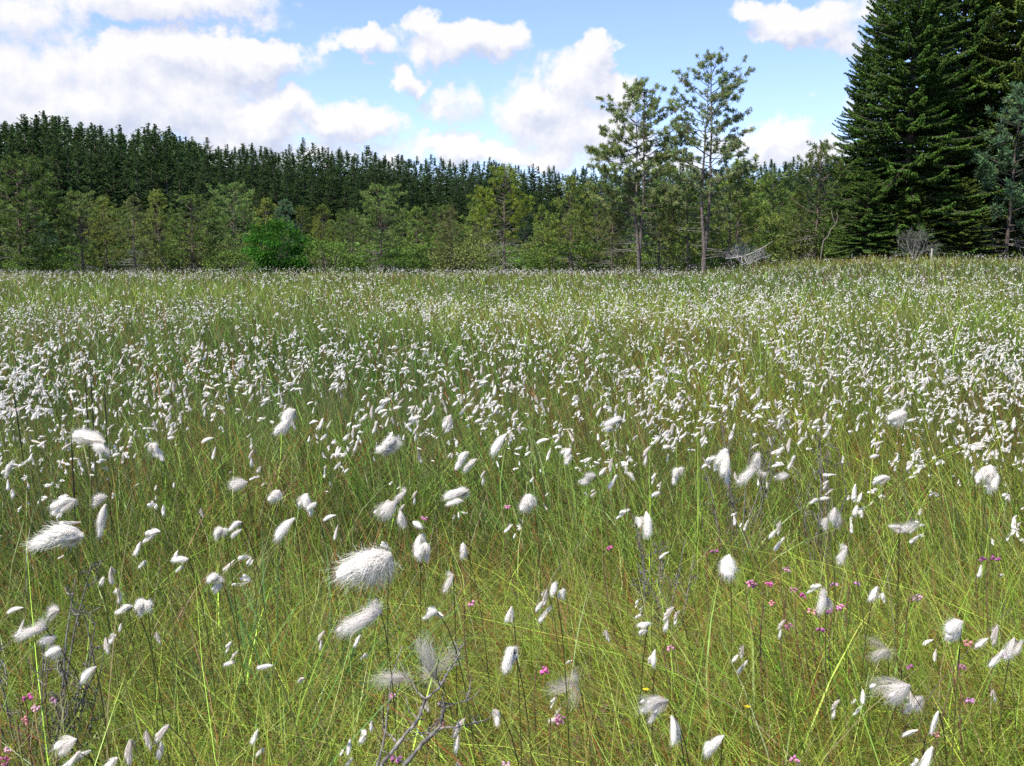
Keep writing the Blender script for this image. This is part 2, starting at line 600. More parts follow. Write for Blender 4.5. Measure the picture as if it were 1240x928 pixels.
def make_grass():
    r = np.random.default_rng(77)
    mb = MB()

    def clear(x, y, h):
        """shorten blades that would stand in front of a listed tuft or bloom"""
        px, py, dep = project(np.stack([x, y, ground_z(x, y) + h * .85], 1))
        out = h.copy()
        for i in range(len(HERO)):
            m = (dep < hero_dep[i]) & (np.abs(px - hero_px[i]) < hero_L[i] * .55) & (py < hero_py[i] + hero_L[i] * .4)
            m &= (r.uniform(0, 1, len(x)) < .86)
            out[m] = np.minimum(out[m], h[m] * .45)
        for (hx, hy, s, _l) in HEATH:
            m = (dep < 1.3) & (np.abs(px - hx) < s * .8) & (py < hy + s * .6) & (py > hy - 200) & (r.uniform(0, 1, len(x)) < .8)
            out[m] = np.minimum(out[m], h[m] * .55)
        return out

    def layer(n, y0, y1, hlo, hhi, w, S, lean, droop, clump=0.0, do_clear=False):
        x, y = wedge(n, y0, y1, r)
        if clump:
            k = r.integers(0, max(1, n // 26), n)
            cx, cy = wedge(n // 26 + 1, y0, y1, r)
            m = r.uniform(0, 1, n) < clump
            x[m] = cx[k[m]] + r.normal(0, .03 + .004 * y0, m.sum())
            y[m] = cy[k[m]] + r.normal(0, .03 + .004 * y0, m.sum())
        keep = y > .34
        x, y = x[keep], y[keep]
        n = len(x)
        ht = .78 + .5 * field(x * 1.6, y * 1.6, 6, 27)
        h = r.uniform(hlo, hhi, n) * ht
        near = np.hypot(x, y)
        h = np.where(near < .62, np.minimum(h, .20), h)
        if do_clear:
            h = clear(x, y, h)
        az = r.uniform(0, 2 * PI, n)
        m = r.uniform(0, 1, n) < .38            # the wind leans part of the blades to the left
        az[m] = r.normal(PI, .7, m.sum())
        le = np.abs(r.normal(lean, lean * .7, n))
        dr = np.abs(r.normal(droop, droop * .8, n))
        b, t = grass_cols(x, y, r)
        blades(mb, x, y, h, w * r.uniform(.55, 1.35, n), le, dr, az, b, t, S, r)

    # close to the camera: fine sedge, arching blades, low undergrowth
    layer(17000, .34, 1.7, .20, .35, .0018, 5, .18, .45, .35, True)
    layer(11000, .34, 1.8, .22, .40, .0013, 6, .45, .8, .2, True)
    layer(17000, .34, 1.7, .08, .22, .0022, 4, .4, .7, .3)
    layer(1900, .5, 1.7, .26, .38, .0027, 6, .18, .55, .5, True)
    layer(1500, .5, 2.2, .34, .50, .0013, 5, .12, .16, .0, True)
    layer(5200, .34, 2.2, .10, .22, .0017, 4, 1.0, .9, .0)
    layer(9000, .34, 2.2, .18, .34, .0009, 5, .5, .5, .1)
    layer(36000, 1.7, 4.5, .22, .37, .0024, 4, .16, .40, .35, True)
    layer(12000, 1.7, 4.5, .08, .22, .0034, 3, .35, .6, .3)
    layer(3500, 1.7, 5.0, .33, .48, .0020, 4, .12, .2, .0)
    layer(52000, 4.5, 11, .22, .38, .0048, 3, .16, .35, .4)
    layer(60000, 11, 24, .22, .40, .0085, 2, .15, .3, .4)
    layer(85000, 24, 62, .22, .42, .016, 2, .15, .3, .3)
    n = 26000                                # moss, dead litter and short broken stalks at the foot of the sedge
    x, y = wedge(n, .34, 3.0, r)
    b = np.array([[.10, .085, .03], [.30, .23, .10], [.07, .105, .018], [.15, .075, .03]])[r.integers(0, 4, n)] * np.exp(r.normal(-.1, .4, (n, 1)))
    blades(mb, x, y, r.uniform(.04, .11, n), .0028 * r.uniform(.5, 1.5, n), np.abs(r.normal(1.3, .8, n)), np.abs(r.normal(.6, .5, n)), r.uniform(0, 6.3, n), b, b, 3, r)
    # lime green tussocks at the camera's feet and tall tufts of sedge here and there
    for (px, py, n, col, hh) in [(400, 925, 70, (.25, .335, .04), .30), (345, 915, 55, (.25, .335, .045), .28), (455, 918, 70, (.26, .335, .045), .27), (560, 920, 40, (.25, .32, .045), .25),
                                 (1100, 900, 90, (.17, .30, .03), .34), (930, 905, 60, (.2, .31, .04), .31), (250, 860, 80, (.12, .26, .05), .33), (720, 900, 60, (.15, .24, .04), .27),
                                 (360, 780, 90, (.10, .23, .06), .33), (850, 650, 80, (.17, .27, .03), .34), (1200, 640, 90, (.12, .22, .04), .38), (150, 600, 70, (.17, .25, .03), .35),
                                 (690, 620, 90, (.15, .27, .04), .35), (480, 580, 80, (.16, .26, .03), .36), (1000, 520, 70, (.2, .28, .03), .38), (1225, 910, 70, (.2, .3, .03), .3)]:
        p = at_z(px, py, .18)
        x = r.normal(p[0], .035 + .01 * p[1], n)
        y = r.normal(p[1], .035 + .01 * p[1], n)
        h = clear(x, y, hh * r.uniform(.7, 1.15, n))
        az = np.arctan2(y - p[1], x - p[0]) + r.normal(0, .5, n)
        b = jit(col, n, r, .18, .06)
        blades(mb, x, y, h, .0036 * r.uniform(.6, 1.3, n), np.abs(r.normal(.3, .15, n)), np.abs(r.normal(.3, .25, n)), az, b, b * 1.05, 6, r)
    # red-brown dead sedge patches
    for (px, py, n) in [(720, 770, 130), (560, 800, 60), (400, 680, 60), (1100, 700, 80), (95, 560, 60), (330, 560, 70), (820, 910, 110), (1130, 560, 60), (960, 690, 50), (560, 640, 50)]:
        p = at_z(px, py, .2)
        x = r.normal(p[0], .09, n)
        y = r.normal(p[1], .08, n)
        b = np.where(r.uniform(0, 1, (n, 1)) < .6, RUST, STRAW * .8) * r.uniform(.6, 1.2, (n, 1))
        blades(mb, x, y, clear(x, y, r.uniform(.14, .33, n)), .0022 * r.uniform(.5, 1.3, n), np.abs(r.normal(.35, .3, n)), np.abs(r.normal(.35, .3, n)), r.uniform(0, 6.3, n), b, b, 4, r)
    o = link('grass', mb.mesh('grass', M_GRASS))
    tag(o, 'green and rust sedge grass covering the bog', 'grass', kind='stuff')


make_grass()

# ------------------------------------------------------------------ cottongrass
WHITE = np.array([.93, .895, .82])


def head_hairs(mb, r, n, width, rx=.40, ry=.26, rz=.27, cx=.58, sag=.10, wave=.04, S=4, col=WHITE, bend=0.0, stray=.12, fill=.25, lobes=3, spread=.55, core=None):
    """one seed head of length 1 along +X: silky hairs that leave one node and end on a soft ellipsoid"""
    u = unit(r.normal(size=(n, 3)))
    rad = r.uniform(fill, 1, n) ** .45
    st = r.uniform(0, 1, n) < stray
    rad = np.where(st, r.uniform(1.0, 1.35, n), rad)
    R3 = np.array([rx, ry, rz])
    lc = np.clip(r.normal(0, .6, (lobes, 3)), -1.1, 1.1) * spread * R3 * np.array([1.25, 1.15, 1.15]) if lobes > 1 else np.zeros((1, 3))
    ls = r.uniform(.42, .85, (lobes, 1)) if lobes > 1 else np.ones((1, 1))
    li = r.integers(0, lobes, n)
    if core:
        nu, nv, kk = core
        ph = np.linspace(.10, PI - .10, nv + 1)
        th = np.linspace(0, 2 * PI, nu, endpoint=False)
        g = np.stack([np.cos(ph)[:, None] + 0 * th, np.sin(ph)[:, None] * np.cos(th), np.sin(ph)[:, None] * np.sin(th)], -1).reshape(-1, 3)
        a_, b_ = np.meshgrid(np.arange(nv), np.arange(nu), indexing='ij')
        q = np.stack([a_ * nu + b_, a_ * nu + (b_ + 1) % nu, (a_ + 1) * nu + (b_ + 1) % nu, (a_ + 1) * nu + b_], -1).reshape(-1, 4)
        for Lb in range(max(1, lobes)):
            cv = g * (1 + r.normal(0, .13, (len(g), 1))) * R3 * kk * ls[Lb] + lc[Lb] + np.array([cx, 0, 0])
            pull = np.clip(cv[:, :1] / .55, .12, 1)
            cv[:, 1:] *= pull
            cv[:, 2] -= sag * np.clip(cv[:, 0], 0, 1.2) ** 2
            cv[:, 2] += bend * (np.clip(cv[:, 0], 0, 1.2) - .5) ** 2
            mb.add(cv, q, np.asarray(col) * r.uniform(.95, 1.0))
    e = u * rad[:, None] * R3 * ls[li] + lc[li] + np.array([cx, 0, 0])
    e[:, 1] *= .75 + .5 * np.clip(e[:, :1].ravel(), 0, 1)
    e[:, 2] -= sag * np.clip(e[:, 0], 0, 1.2) ** 2
    e[:, 2] += bend * (np.clip(e[:, 0], 0, 1.2) - .5)**2
    o = r.normal(0, .018, (n, 3))
    c = o + (e - o) * .45
    c[:, 1:] += (e[:, 1:] - o[:, 1:]) * .28 + r.normal(0, wave, (n, 2))
    c[:, 2] += sag * .3
    t = np.linspace(0, 1, S + 1)[None, :, None]
    p = o[:, None] * (1 - t) ** 2 + 2 * c[:, None] * t * (1 - t) + e[:, None] * t ** 2
    curl = r.normal(0, wave * .75, (n, 1, 3)) * np.sin(np.linspace(0, 1, S + 1)[None, :, None] * r.uniform(3, 8, (n, 1, 1)) + r.uniform(0, 6, (n, 1, 1)))
    p += curl * np.linspace(0, 1, S + 1)[None, :, None]
    p[:, -1] += r.normal(0, wave * .8, (n, 3))
    tan = unit(np.gradient(p, axis=1))
    axp = np.stack([np.clip(p[..., 0], .15, .9), np.zeros(p.shape[:2]), -sag * p[..., 0] ** 2], -1)
    side = unit(np.cross(tan, unit(p - axp + 1e-4) + unit(r.normal(size=(n, 3)))[:, None] * .35))
    w = width * np.interp(np.linspace(0, 1, S + 1), [0, .2, .6, .85, 1], [.7, 1, 1, .8, .35])
    w = np.asarray(w)[None, :, None]
    v = np.stack([p - side * w * .5, p + side * w * .5], 2)
    k = np.arange(S)
    bi = (np.arange(n) * (S + 1) * 2)[:, None]
    f = np.stack([bi + 2 * k, bi + 2 * k + 1, bi + 2 * k + 3, bi + 2 * k + 2], -1)
    cc = np.tile(np.asarray(col), (n, 1)) * np.clip(1 + r.normal(0, .02, (n, 1)), .8, 1.05)
    tcol = np.linspace(0, 1, S + 1)[None, :, None]
    cc = cc[:, None] * (1 - .10 * (1 - tcol) * np.array([.3, .6, 1.0]))
    mb.add(v, f, np.repeat(cc[:, :, None], 2, 2).reshape(-1, 3))


def head_mesh(name, n, width, seed, **k):
    mb = MB()
    head_hairs(mb, np.random.default_rng(seed), n, width, **k)
    return mb.mesh(name, M_COTTON, True)


HEADS = {'round': [], 'full': [], 'slim': [], 'wispy': [], 'veil': [], 'mid': []}
for i in range(7):
    HEADS['full'].append(head_mesh('cotton_head', 1500, .0055, 100 + i, lobes=3 + i % 3, spread=.8, S=6, wave=.06, core=(16, 10, .52), ry=.20 + .03 * (i % 3), rz=.23 + .035 * (i % 2), sag=.08 + .05 * (i % 3), stray=.16 + .05 * (i % 3)))
for i in range(3):
    HEADS['round'].append(head_mesh('cotton_head', 1900, .0045, 150 + i, lobes=4, spread=.55, S=6, wave=.09, core=(18, 12, .70), rx=.40, ry=.33, rz=.37, cx=.50, sag=.12, stray=.16))
for i in range(5):
    HEADS['slim'].append(head_mesh('cotton_head', 900, .0045, 200 + i, lobes=3, spread=.8, S=5, wave=.05, core=(14, 9, .52), ry=.13, rz=.15 + .015 * i, rx=.45, cx=.55, sag=.06 + .05 * i, bend=-.35 * (i % 2), stray=.15))
for i in range(5):
    HEADS['wispy'].append(head_mesh('cotton_head', 700, .0042, 300 + i, lobes=4, spread=.9, S=6, core=(10, 7, .30), ry=.27, rz=.30, wave=.09, stray=.3, fill=.1, col=WHITE * np.array([.86, .85, .86])))
for i in range(4):
    HEADS['veil'].append(head_mesh('cotton_head', 420, .0042, 400 + i, lobes=4, spread=1.1, S=6, ry=.30, rz=.30, wave=.13, stray=.35, fill=.1, col=WHITE * np.array([.72, .70, .66])))
for i in range(12):
    HEADS['mid'].append(head_mesh('cotton_head', 260, .010, 500 + i, lobes=1 + i % 4, spread=1.1, core=(10, 7, .62), col=WHITE * ((.84, .80, .78) if i % 4 == 3 else (1, 1, 1)), ry=.15 + .025 * (i % 4), rz=.18 + .03 * (i % 3), sag=.05 + .04 * (i % 4), S=3, stray=.08))


def bract_mesh(seed):
    r = np.random.default_rng(seed)
    mb = MB()
    for k in range(3):
        a = r.uniform(-.6, .6)
        pts = np.array([[0, 0, 0], [.16, a * .08, .05 - .04 * k], [.34, a * .2, .04 - .10 * k]])
        s = np.array([0, .5, .5]) if k % 2 else np.array([0, .7, -.2])
        w = np.array([.05, .055, .006])
        v = np.stack([pts - s * w[:, None], pts + s * w[:, None]], 1)
        mb.add(v, [[0, 1, 3, 2], [2, 3, 5, 4]], np.array([.26, .12, .05]) * r.uniform(.7, 1.3))
    return mb.mesh('bract', M_GRASS)


BRACTS = [bract_mesh(600 + i) for i in range(4)]


def stem_mesh(p0, p1, r0=.0007, r1=.0005, bow=.0, col=(.10, .16, .03)):
    mb = MB()
    p0 = np.asarray(p0, float)
    p1 = np.asarray(p1, float)
    t = np.linspace(0, 1, 9)[:, None]
    h = np.array([p0[0] + (p1[0] - p0[0]) * .15, p0[1] + (p1[1] - p0[1]) * .15, p0[2] + (p1[2] - p0[2]) * .75 + bow])
    p = p0 * (1 - t) ** 2 + 2 * h * t * (1 - t) + p1 * t ** 2
    c = np.asarray(col)[None] * (1 - t) + np.array([.13, .10, .045])[None] * t
    tube(mb, p, np.linspace(r0, r1, 9), c, 5)
    return mb.mesh('stem', M_GRASS, True)


def orient(dirv, roll=0.0):
    """rotation taking +X to dirv, keeping local Z towards world up"""
    x = unit(dirv)
    z = np.array([0, 0, 1.0]) - x * x[2]
    if np.linalg.norm(z) < .15:
        z = np.array([0, 1.0, 0]) - x * x[1]
    z = unit(z)
    y = np.cross(z, x)
    m = Matrix([[x[0], y[0], z[0]], [x[1], y[1], z[1]], [x[2], y[2], z[2]]])
    return (m @ Matrix.Rotation(roll, 3, 'X')).to_euler()


def place_hero(i, row, pc):
    px, py, L, ang, style, n, lab = row
    r = np.random.default_rng(1000 + i)
    dep = project(pc[None])[2][0]
    Lm = L / F * dep * (1.05 if L > 45 else .93)
    a = math.radians(ang)
    d = unit(RIGHT * math.cos(a) + UP * math.sin(a) + FWD * r.uniform(-.25, .25))
    node = pc - d * Lm * .52
    bx = node[0] + r.uniform(-.01, .05)
    by = node[1] + r.uniform(.02, .09)
    base = np.array([bx, by, float(ground_z(bx, by))])
    root = empty('cottongrass', base)
    tag(root, lab, 'cottongrass', 'single cottongrass tufts near the camera')
    link('stem', stem_mesh((0, 0, 0), node - base, bow=r.uniform(.01, .05)), root)
    hd = HEADS[style]
    if n == 1 and L < 34 and not any(w in lab for w in ('lone', 'single', 'on its own', 'alone', 'thin')) and i % 2:
        n = 2
    for k in range(n):
        if k == 0:
            nd, dd, sc = node, d, Lm
        else:
            off = np.array([r.uniform(-.5, .5), r.uniform(-.3, .3), -.45 * k * (1 if k % 2 else -.7) * r.uniform(.6, 1.1)]) * Lm
            nd = node + off
            dd = unit(d + r.normal(0, .35, 3))
            sc = Lm * r.uniform(.55, .85)
            link('stalk', stem_mesh(node - base, nd - base, .0006, .0005), root)
        link('cotton_head', hd[(i + 3 * k) % len(hd)], root, nd - base, orient(dd, r.uniform(-.6, .6)), sc)
    if L > 18 and style != 'veil' or 'bract' in lab:
        link('bract', BRACTS[i % 4], root, node - base, orient(d, r.uniform(-1, 1)), Lm * (1.25 if 'bract' in lab else .75))
    return root


for i, row in enumerate(HERO):
    place_hero(i, row, hero_pts[i])

# the next largest tufts: individuals copied from a few master plants
masters = []
for i in range(10):
    r = np.random.default_rng(2000 + i)
    root = empty('cottongrass', (0, 0, 0))
    tag(root, 'small white cottongrass tuft, one of the crowd scattered through the bog grass', 'cottongrass', 'crowd of small cottongrass tufts')
    top = np.array([r.uniform(-.10, -.02), r.uniform(-.04, .04), .40])
    link('stem', stem_mesh((0, 0, 0), top, bow=.03), root)
    nh = 1 + (i % 3)
    for k in range(nh):
        a = math.radians(r.uniform(185, 262))
        d = unit(np.array([math.cos(a), r.uniform(-.5, .5), math.sin(a)]))
        nd = top + (np.array([r.uniform(-.012, .012), r.uniform(-.01, .01), -.016 * k]) if k else 0)
        link('cotton_head', HEADS['mid'][(i * 3 + 5 * k) % 12], root, nd, orient(d, r.uniform(-.6, .6)), r.uniform(.014, .030))
    masters.append(root)

r = np.random.default_rng(42)
spots = []
tries = 0
while len(spots) < 225 and tries < 20000:
    tries += 1
    px = r.uniform(-5, 1245)
    u = r.uniform(0, 1)
    py = 432 + 140 * u if u < .78 else r.uniform(545, 915)
    if np.min(np.hypot(hero_px - px, (hero_py - py)) - hero_L * .7) < 8:
        continue
    z = .41 if py < 560 else r.uniform(.27, .39)
    p = at_z(px, py, z)
    dens = field(p[0] * 1.5 + 3, p[1] * 1.5, 9, 24)
    if py < 545 and r.uniform() > .25 + dens * (1.0 if py < 505 else .55):
        continue
    if 505 < py < 545 and r.uniform() < .45:
        continue
    spots.append((p[0], p[1], z))
for k, (x, y, z) in enumerate(spots):
    o = masters[k] if k < len(masters) else copy_tree(masters[int(r.integers(0, 10))])
    gz = float(ground_z(x, y))
    s = (z + r.normal(0, .02) - gz) / .40
    o.location = (x + .05, y, gz)
    o.scale = (s * r.uniform(.85, 1.1),) * 2 + (s,)
    o.rotation_euler = (0, 0, r.normal(0, .35))


def cotton_mass():
    """every further tuft over the bog: thousands of them, one mass"""
    r = np.random.default_rng(9)
    mb = MB()
    tmpl = []
    for lvl, (nh, w, S) in enumerate([(40, .032, 2), (10, .07, 2), (3, .14, 1)]):
        ts = []
        for k in range(14):
            t = MB()
            head_hairs(t, np.random.default_rng(3000 + lvl * 50 + k), nh, w, S=S, lobes=1 + k % (4 if lvl < 2 else 2), spread=1.15, rx=.34, cx=.48, core=[(8, 5, .72), (6, 4, .85), (5, 3, .95)][lvl], col=WHITE * ((.82, .78, .75) if k % 5 == 4 else (1, 1, 1)), ry=.17 + .035 * (k % 4), rz=.19 + .035 * (k % 3), sag=.05 + .05 * (k % 3), stray=.10)
            ts.append((np.concatenate(t.v), np.concatenate(t.f), np.concatenate(t.c)))
        tmpl.append(ts)
    X, Y, Lv = [], [], []
    for (n, y0, y1, lvl, amp) in [(150, 1.45, 1.9, 0, .85), (900, 1.85, 2.6, 0, .9), (5600, 2.4, 4.6, 0, .82), (6600, 4.4, 9, 1, .8), (5600, 8.5, 18, 2, .75), (8000, 17, 36, 2, .6), (3600, 34, 47, 2, .4)]:
        x, y = wedge(n, y0, y1, r, 36)
        d = .75 * field(x * 1.3, y * 1.3, 9, 27) + .25 * field(x, y, 0, 9)
        keep = r.uniform(0, 1, n) < np.minimum((1 - amp) + amp * smooth(.25, .85, d), .72)
        # a darker, barer strip in the far left of the bog, before the white band at its edge
        bare = smooth(9, 13, y) * (1 - smooth(24, 31, y)) * (1 - smooth(-1, 5, x - y * .05))
        keep &= r.uniform(0, 1, n) > bare * .62
        edge = smooth(38, 42, y) * smooth(9, 13, x)
        keep &= r.uniform(0, 1, n) > edge
        X.append(x[keep]); Y.append(y[keep]); Lv.append(np.full(keep.sum(), lvl))
    X = np.concatenate(X); Y = np.concatenate(Y); Lv = np.concatenate(Lv)
    for x, y, lv in zip(X, Y, Lv):
        gz = float(ground_z(x, y))
        z = gz + r.normal(.385, .05)
        nh = 1 + int(r.integers(0, 4))
        for k in range(nh):
            v, f, c = tmpl[lv][int(r.integers(0, 14))]
            a = math.radians(r.uniform(160, 305))
            R = np.array(Matrix.Rotation(r.normal(0, .5), 3, 'Z') @ orient((math.cos(a), r.uniform(-.5, .5), math.sin(a)), r.uniform(-1, 1)).to_matrix())
            s = (.008 + .0155 * r.uniform() ** 1.3) * (1 + 1.2 * smooth(6, 20, y))
            off = np.array([x, y, z]) + (r.normal(0, .012, 3) - np.array([0, 0, .013 * k]))
            mb.add((v * s) @ R.T + off, f, c * (.92 + .08 * r.uniform()))
    o = link('cottongrass_field', mb.mesh('cottongrass_field', M_COTTON, True))
    tag(o, 'white cottongrass specks reaching to the far edge of the bog', 'cottongrass field', kind='stuff')
    # their stems, near ones only
    mg = MB()
    m = Y < 7
    n = m.sum()
    col = jit((.10, .13, .04), n, r, .2, .05)
    blades(mg, X[m] + r.uniform(0, .08, n), Y[m], np.full(n, .40), np.full(n, .0019), np.full(n, .12), np.full(n, .05), np.full(n, PI) + r.normal(0, .4, n), col, col, 4, r)
    o = link('cottongrass_stems', mg.mesh('cottongrass_stems', M_GRASS))
    tag(o, 'thin dark stems carrying the crowded cottongrass specks', 'stems', kind='stuff')


cotton_mass()

# ------------------------------------------------------------------ heath blooms
def bloom_mesh(seed, col):
    r = np.random.default_rng(seed)
    mb = MB()
    for k in range(9):
        d = unit(np.array([r.normal(0, .8), r.normal(0, .8), r.uniform(-.5, .6)]))
        c0 = d * .22
        down = unit(d * .8 + np.array([0, 0, -.5]))
        c = np.asarray(col) * r.uniform(.65, 1.3)
        ring = [(0, .06), (.10, .15), (.24, .17), (.36, .11), (.40, .12)]
        pts = np.array([c0 + down * a for a, _ in ring])
        tube(mb, pts, [b for _, b in ring], c, 7)
    return mb.mesh('blossom', M_PETAL, True)


PINKS = [(.55, .14, .32), (.62, .28, .40), (.40, .13, .30), (.60, .27, .26), (.50, .26, .42), (.66, .42, .46)]
BLOOMS = {}
for i, (px, py, s, lab) in enumerate(HEATH):
    r = np.random.default_rng(4000 + i)
    z = .31 + r.uniform(-.03, .03) if py < 760 else .28 + r.uniform(-.02, .02)
    p = at_z(px, py, z)
    dep = project(p[None])[2][0]
    Sz = s / F * dep * .92
    if any(w in lab for w in ('purple', 'lilac', 'mauve')):
        ci = 4 if any(w in lab for w in ('lilac', 'mauve')) else 2
    elif any(w in lab for w in ('salmon', 'orange', 'reddish')):
        ci = 3
    elif any(w in lab for w in ('pale', 'faded')):
        ci = 5
    elif any(w in lab for w in ('magenta', 'deep', 'dark', 'vivid')):
        ci = 0
    else:
        ci = 1
    key = (ci, i % 3)
    if key not in BLOOMS:
        BLOOMS[key] = bloom_mesh(700 + ci * 10 + i % 3, PINKS[ci])
    bx, by = p[0] + r.uniform(-.04, .04), p[1] + r.uniform(-.01, .04)
    base = np.array([bx, by, float(ground_z(bx, by))])
    root = empty('heath_flower', base)
    tag(root, lab, 'heath flower', 'pink heath blooms in the grass')
    mb = MB()
    t = np.linspace(0, 1, 8)[:, None]
    q = (p - base)[None] * t + np.array([[.01, 0, 0]]) * np.sin(t * 5)
    tube(mb, q, np.linspace(.0011, .0008, 8), (.16, .09, .05), 5)
    st = link('stem', mb.mesh('stem', M_TWIG, True), root)
    ml = MB()
    nl = 46
    tt = r.uniform(.25, .97, nl)[:, None]
    O = (p - base)[None] * tt + np.array([[.01, 0, 0]]) * np.sin(tt * 5)
    an = r.uniform(0, 6.3, nl)
    diamonds(ml, O, np.stack([np.cos(an), np.sin(an), np.full(nl, .5)], 1), .006, .0016, jit((.12, .17, .07), nl, r), r)
    link('leaves', ml.mesh('leaves', M_LEAF), root)
    link('blossom', BLOOMS[key], root, p - base, (r.uniform(-.4, .4), r.uniform(-.4, .4), r.uniform(0, 6)), Sz)


def yellow_flower(px, py, lab):
    r = np.random.default_rng(int(px))
    p = at_z(px, py, .30)
    base = np.array([p[0] + .01, p[1] + .02, float(ground_z(p[0], p[1]))])
    root = empty('yellow_flower', base)
    tag(root, lab, 'wildflower', 'tiny yellow flowers')
    mb = MB()
    tube(mb, np.array([[0, 0, 0], (p - base) * .6 + [.005, 0, 0], p - base]), [.0008, .0006, .0005], (.1, .15, .04), 5)
    link('stem', mb.mesh('stem', M_GRASS, True), root)
    mp = MB()
    an = np.arange(5) * 2 * PI / 5
    diamonds(mp, np.tile(p - base, (5, 1)), np.stack([np.cos(an), np.sin(an), np.full(5, .35)], 1), .0042, .0034, (.80, .62, .04), r, .9)
    link('blossom', mp.mesh('blossom', M_PETAL), root)


yellow_flower(905, 857, 'tiny yellow flower alone in open green grass')
yellow_flower(782, 836, 'tiny yellow flower just above the hooked grey puff')

# ------------------------------------------------------------------ dead heather twigs
def twig_mesh(paths, rad):
    mb = MB()
    r = np.random.default_rng(len(paths))
    for pts, r0, r1 in paths:
        pts = np.asarray(pts, float)
        K = 7 * (len(pts) - 1) + 1
        u = np.linspace(0, len(pts) - 1, K)
        q = np.stack([np.interp(u, np.arange(len(pts)), pts[:, k]) for k in range(3)], 1)
        q[1:-1] += r.normal(0, rad * .25, (K - 2, 3))
        c = jit((.15, .138, .12), K, r, .3, .03)
        tube(mb, q, np.linspace(r0, r1, K) * .52 * np.clip(1 + r.normal(0, .2, K), .65, 1.5), c, 8)
    return mb


def hero_twig():
    D0 = .80

    def P(px, py, dz=0.0):
        return at_y(px, py, D0 + dz)
    foot = at_y(468, 1000, D0)
    base = np.array([foot[0], foot[1], float(ground_z(foot[0], foot[1]))])
    root = empty('heather_twig', base)
    tag(root, 'gnarled grey dead heather branch forking out of the grass at the lower picture edge', 'dead twig', 'dead heather twigs in the grass')
    b0 = np.zeros(3)

    def path(lst, r0, r1, start=None):
        a = [P(*q) - base for q in lst]
        return (([start] if start is not None else []) + a, r0, r1)
    main = [path([(478, 960), (492, 925), (515, 897), (533, 880), (537, 858), (530, 851)], .0042, .0022, b0)]
    link('branch', twig_mesh(main + [path([(530, 851, 0), (545, 853, .02), (563, 850, .03)], .0016, .0007), path([(533, 882, 0), (552, 881, -.01), (575, 876, .03), (590, 872, .05)], .0018, .0007)], .0012).mesh('branch', M_TWIG, True), root)
    second = [path([(455, 960), (463, 925), (482, 901), (507, 871), (515, 847)], .0036, .0024, b0),
              path([(515, 847), (505, 838, .01), (498, 824, .03)], .002, .0008),
              path([(515, 847), (533, 832, .01), (543, 812, .03), (557, 792, .04), (550, 777, .05)], .0022, .0007),
              path([(533, 832, .01), (528, 815, .0), (531, 798, -.02)], .0011, .0005)]
    link('branch', twig_mesh(second, .0012).mesh('branch', M_TWIG, True), root)
    tw = []
    rr_ = np.random.default_rng(17)
    for (a, b_, c_) in [(492, 925, 0), (515, 897, 0), (525, 888, 0), (533, 832, .01), (543, 812, .03), (507, 871, 0), (482, 901, 0), (550, 800, .04), (563, 850, .03), (575, 876, .03), (498, 824, .03), (537, 858, 0)]:
        for k in range(3):
            ax, ay = a + rr_.normal(0, 16), b_ - abs(rr_.normal(16, 10))
            tw.append(path([(a, b_, c_), ((a + ax) / 2 + rr_.normal(0, 4), (b_ + ay) / 2 + rr_.normal(0, 4), c_ + .01), (ax, ay, c_ + .02)], .0011, .0004))
    link('twiglets', twig_mesh(tw, .0006).mesh('twiglets', M_TWIG, True), root)
    third = [path([(452, 950), (466, 890, .03), (471, 850, .05), (474, 820, .06), (487, 783, .08)], .0024, .0007, b0),
             path([(471, 850, .05), (480, 842, .03), (484, 826, .02)], .001, .0005)]
    link('branch', twig_mesh(third, .001).mesh('branch', M_TWIG, True), root)


hero_twig()


def bushy_twig(px, py, z, size, seed, lab, col=(.17, .15, .14)):
    r = np.random.default_rng(seed)
    p = at_z(px, py, z)
    base = np.array([p[0], p[1] + .03, float(ground_z(p[0], p[1]))])
    root = empty('heather_twig', base)
    tag(root, lab, 'dead twig', 'dead heather twigs in the grass')
    mb = MB()
    ml = MB()
    h = p[2] - base[2]
    for k in range(9):
        a = r.uniform(0, 6.3)
        tip = np.array([math.cos(a) * size * r.uniform(.2, 1), math.sin(a) * size * r.uniform(.2, .8), h * r.uniform(.7, 1.15)])
        pts = [np.zeros(3), tip * .4 + r.normal(0, .01, 3), tip * .75 + r.normal(0, .01, 3), tip]
        q = np.array(pts)
        tube(mb, q, [.0022, .0016, .0011, .0005], jit(col, 4, r, .2, .03), 5)
        for j in range(8):
            s = q[1] + (q[3] - q[1]) * r.uniform(0, 1)
            e = s + unit(r.normal(size=3) + [0, 0, .8]) * size * r.uniform(.15, .4)
            tube(mb, np.array([s, (s + e) / 2 + r.normal(0, .004, 3), e]), [.0009, .0007, .0004], jit(col, 3, r, .25, .03), 4)
            n = 14
            O = s + (e - s) * r.uniform(0, 1, (n, 1))
            diamonds(ml, O, r.normal(size=(n, 3)) + [0, 0, .4], .005, .0015, jit((.12, .115, .085), n, r, .4, .1), r)
    link('branch', mb.mesh('branch', M_TWIG, True), root)
    link('leaves', ml.mesh('leaves', M_LEAF), root)


bushy_twig(22, 742, .33, .09, 51, 'dark grey heather twigs behind the three dull grey puffs')
bushy_twig(18, 812, .27, .08, 52, 'dark leafless heather twigs just above the pink group')
bushy_twig(900, 535, .36, .10, 53, 'dark scrubby heather above the loose scattered cottongrass cluster')
bushy_twig(800, 655, .30, .08, 54, 'dead grey heather twigs under the pear-shaped tuft')
bushy_twig(760, 905, .18, .06, 55, 'brown heather stubs in the litter beside the tongue-shaped tuft', (.22, .15, .11))
bushy_twig(1010, 545, .36, .08, 56, 'thin grey heather twigs above the even green grass')


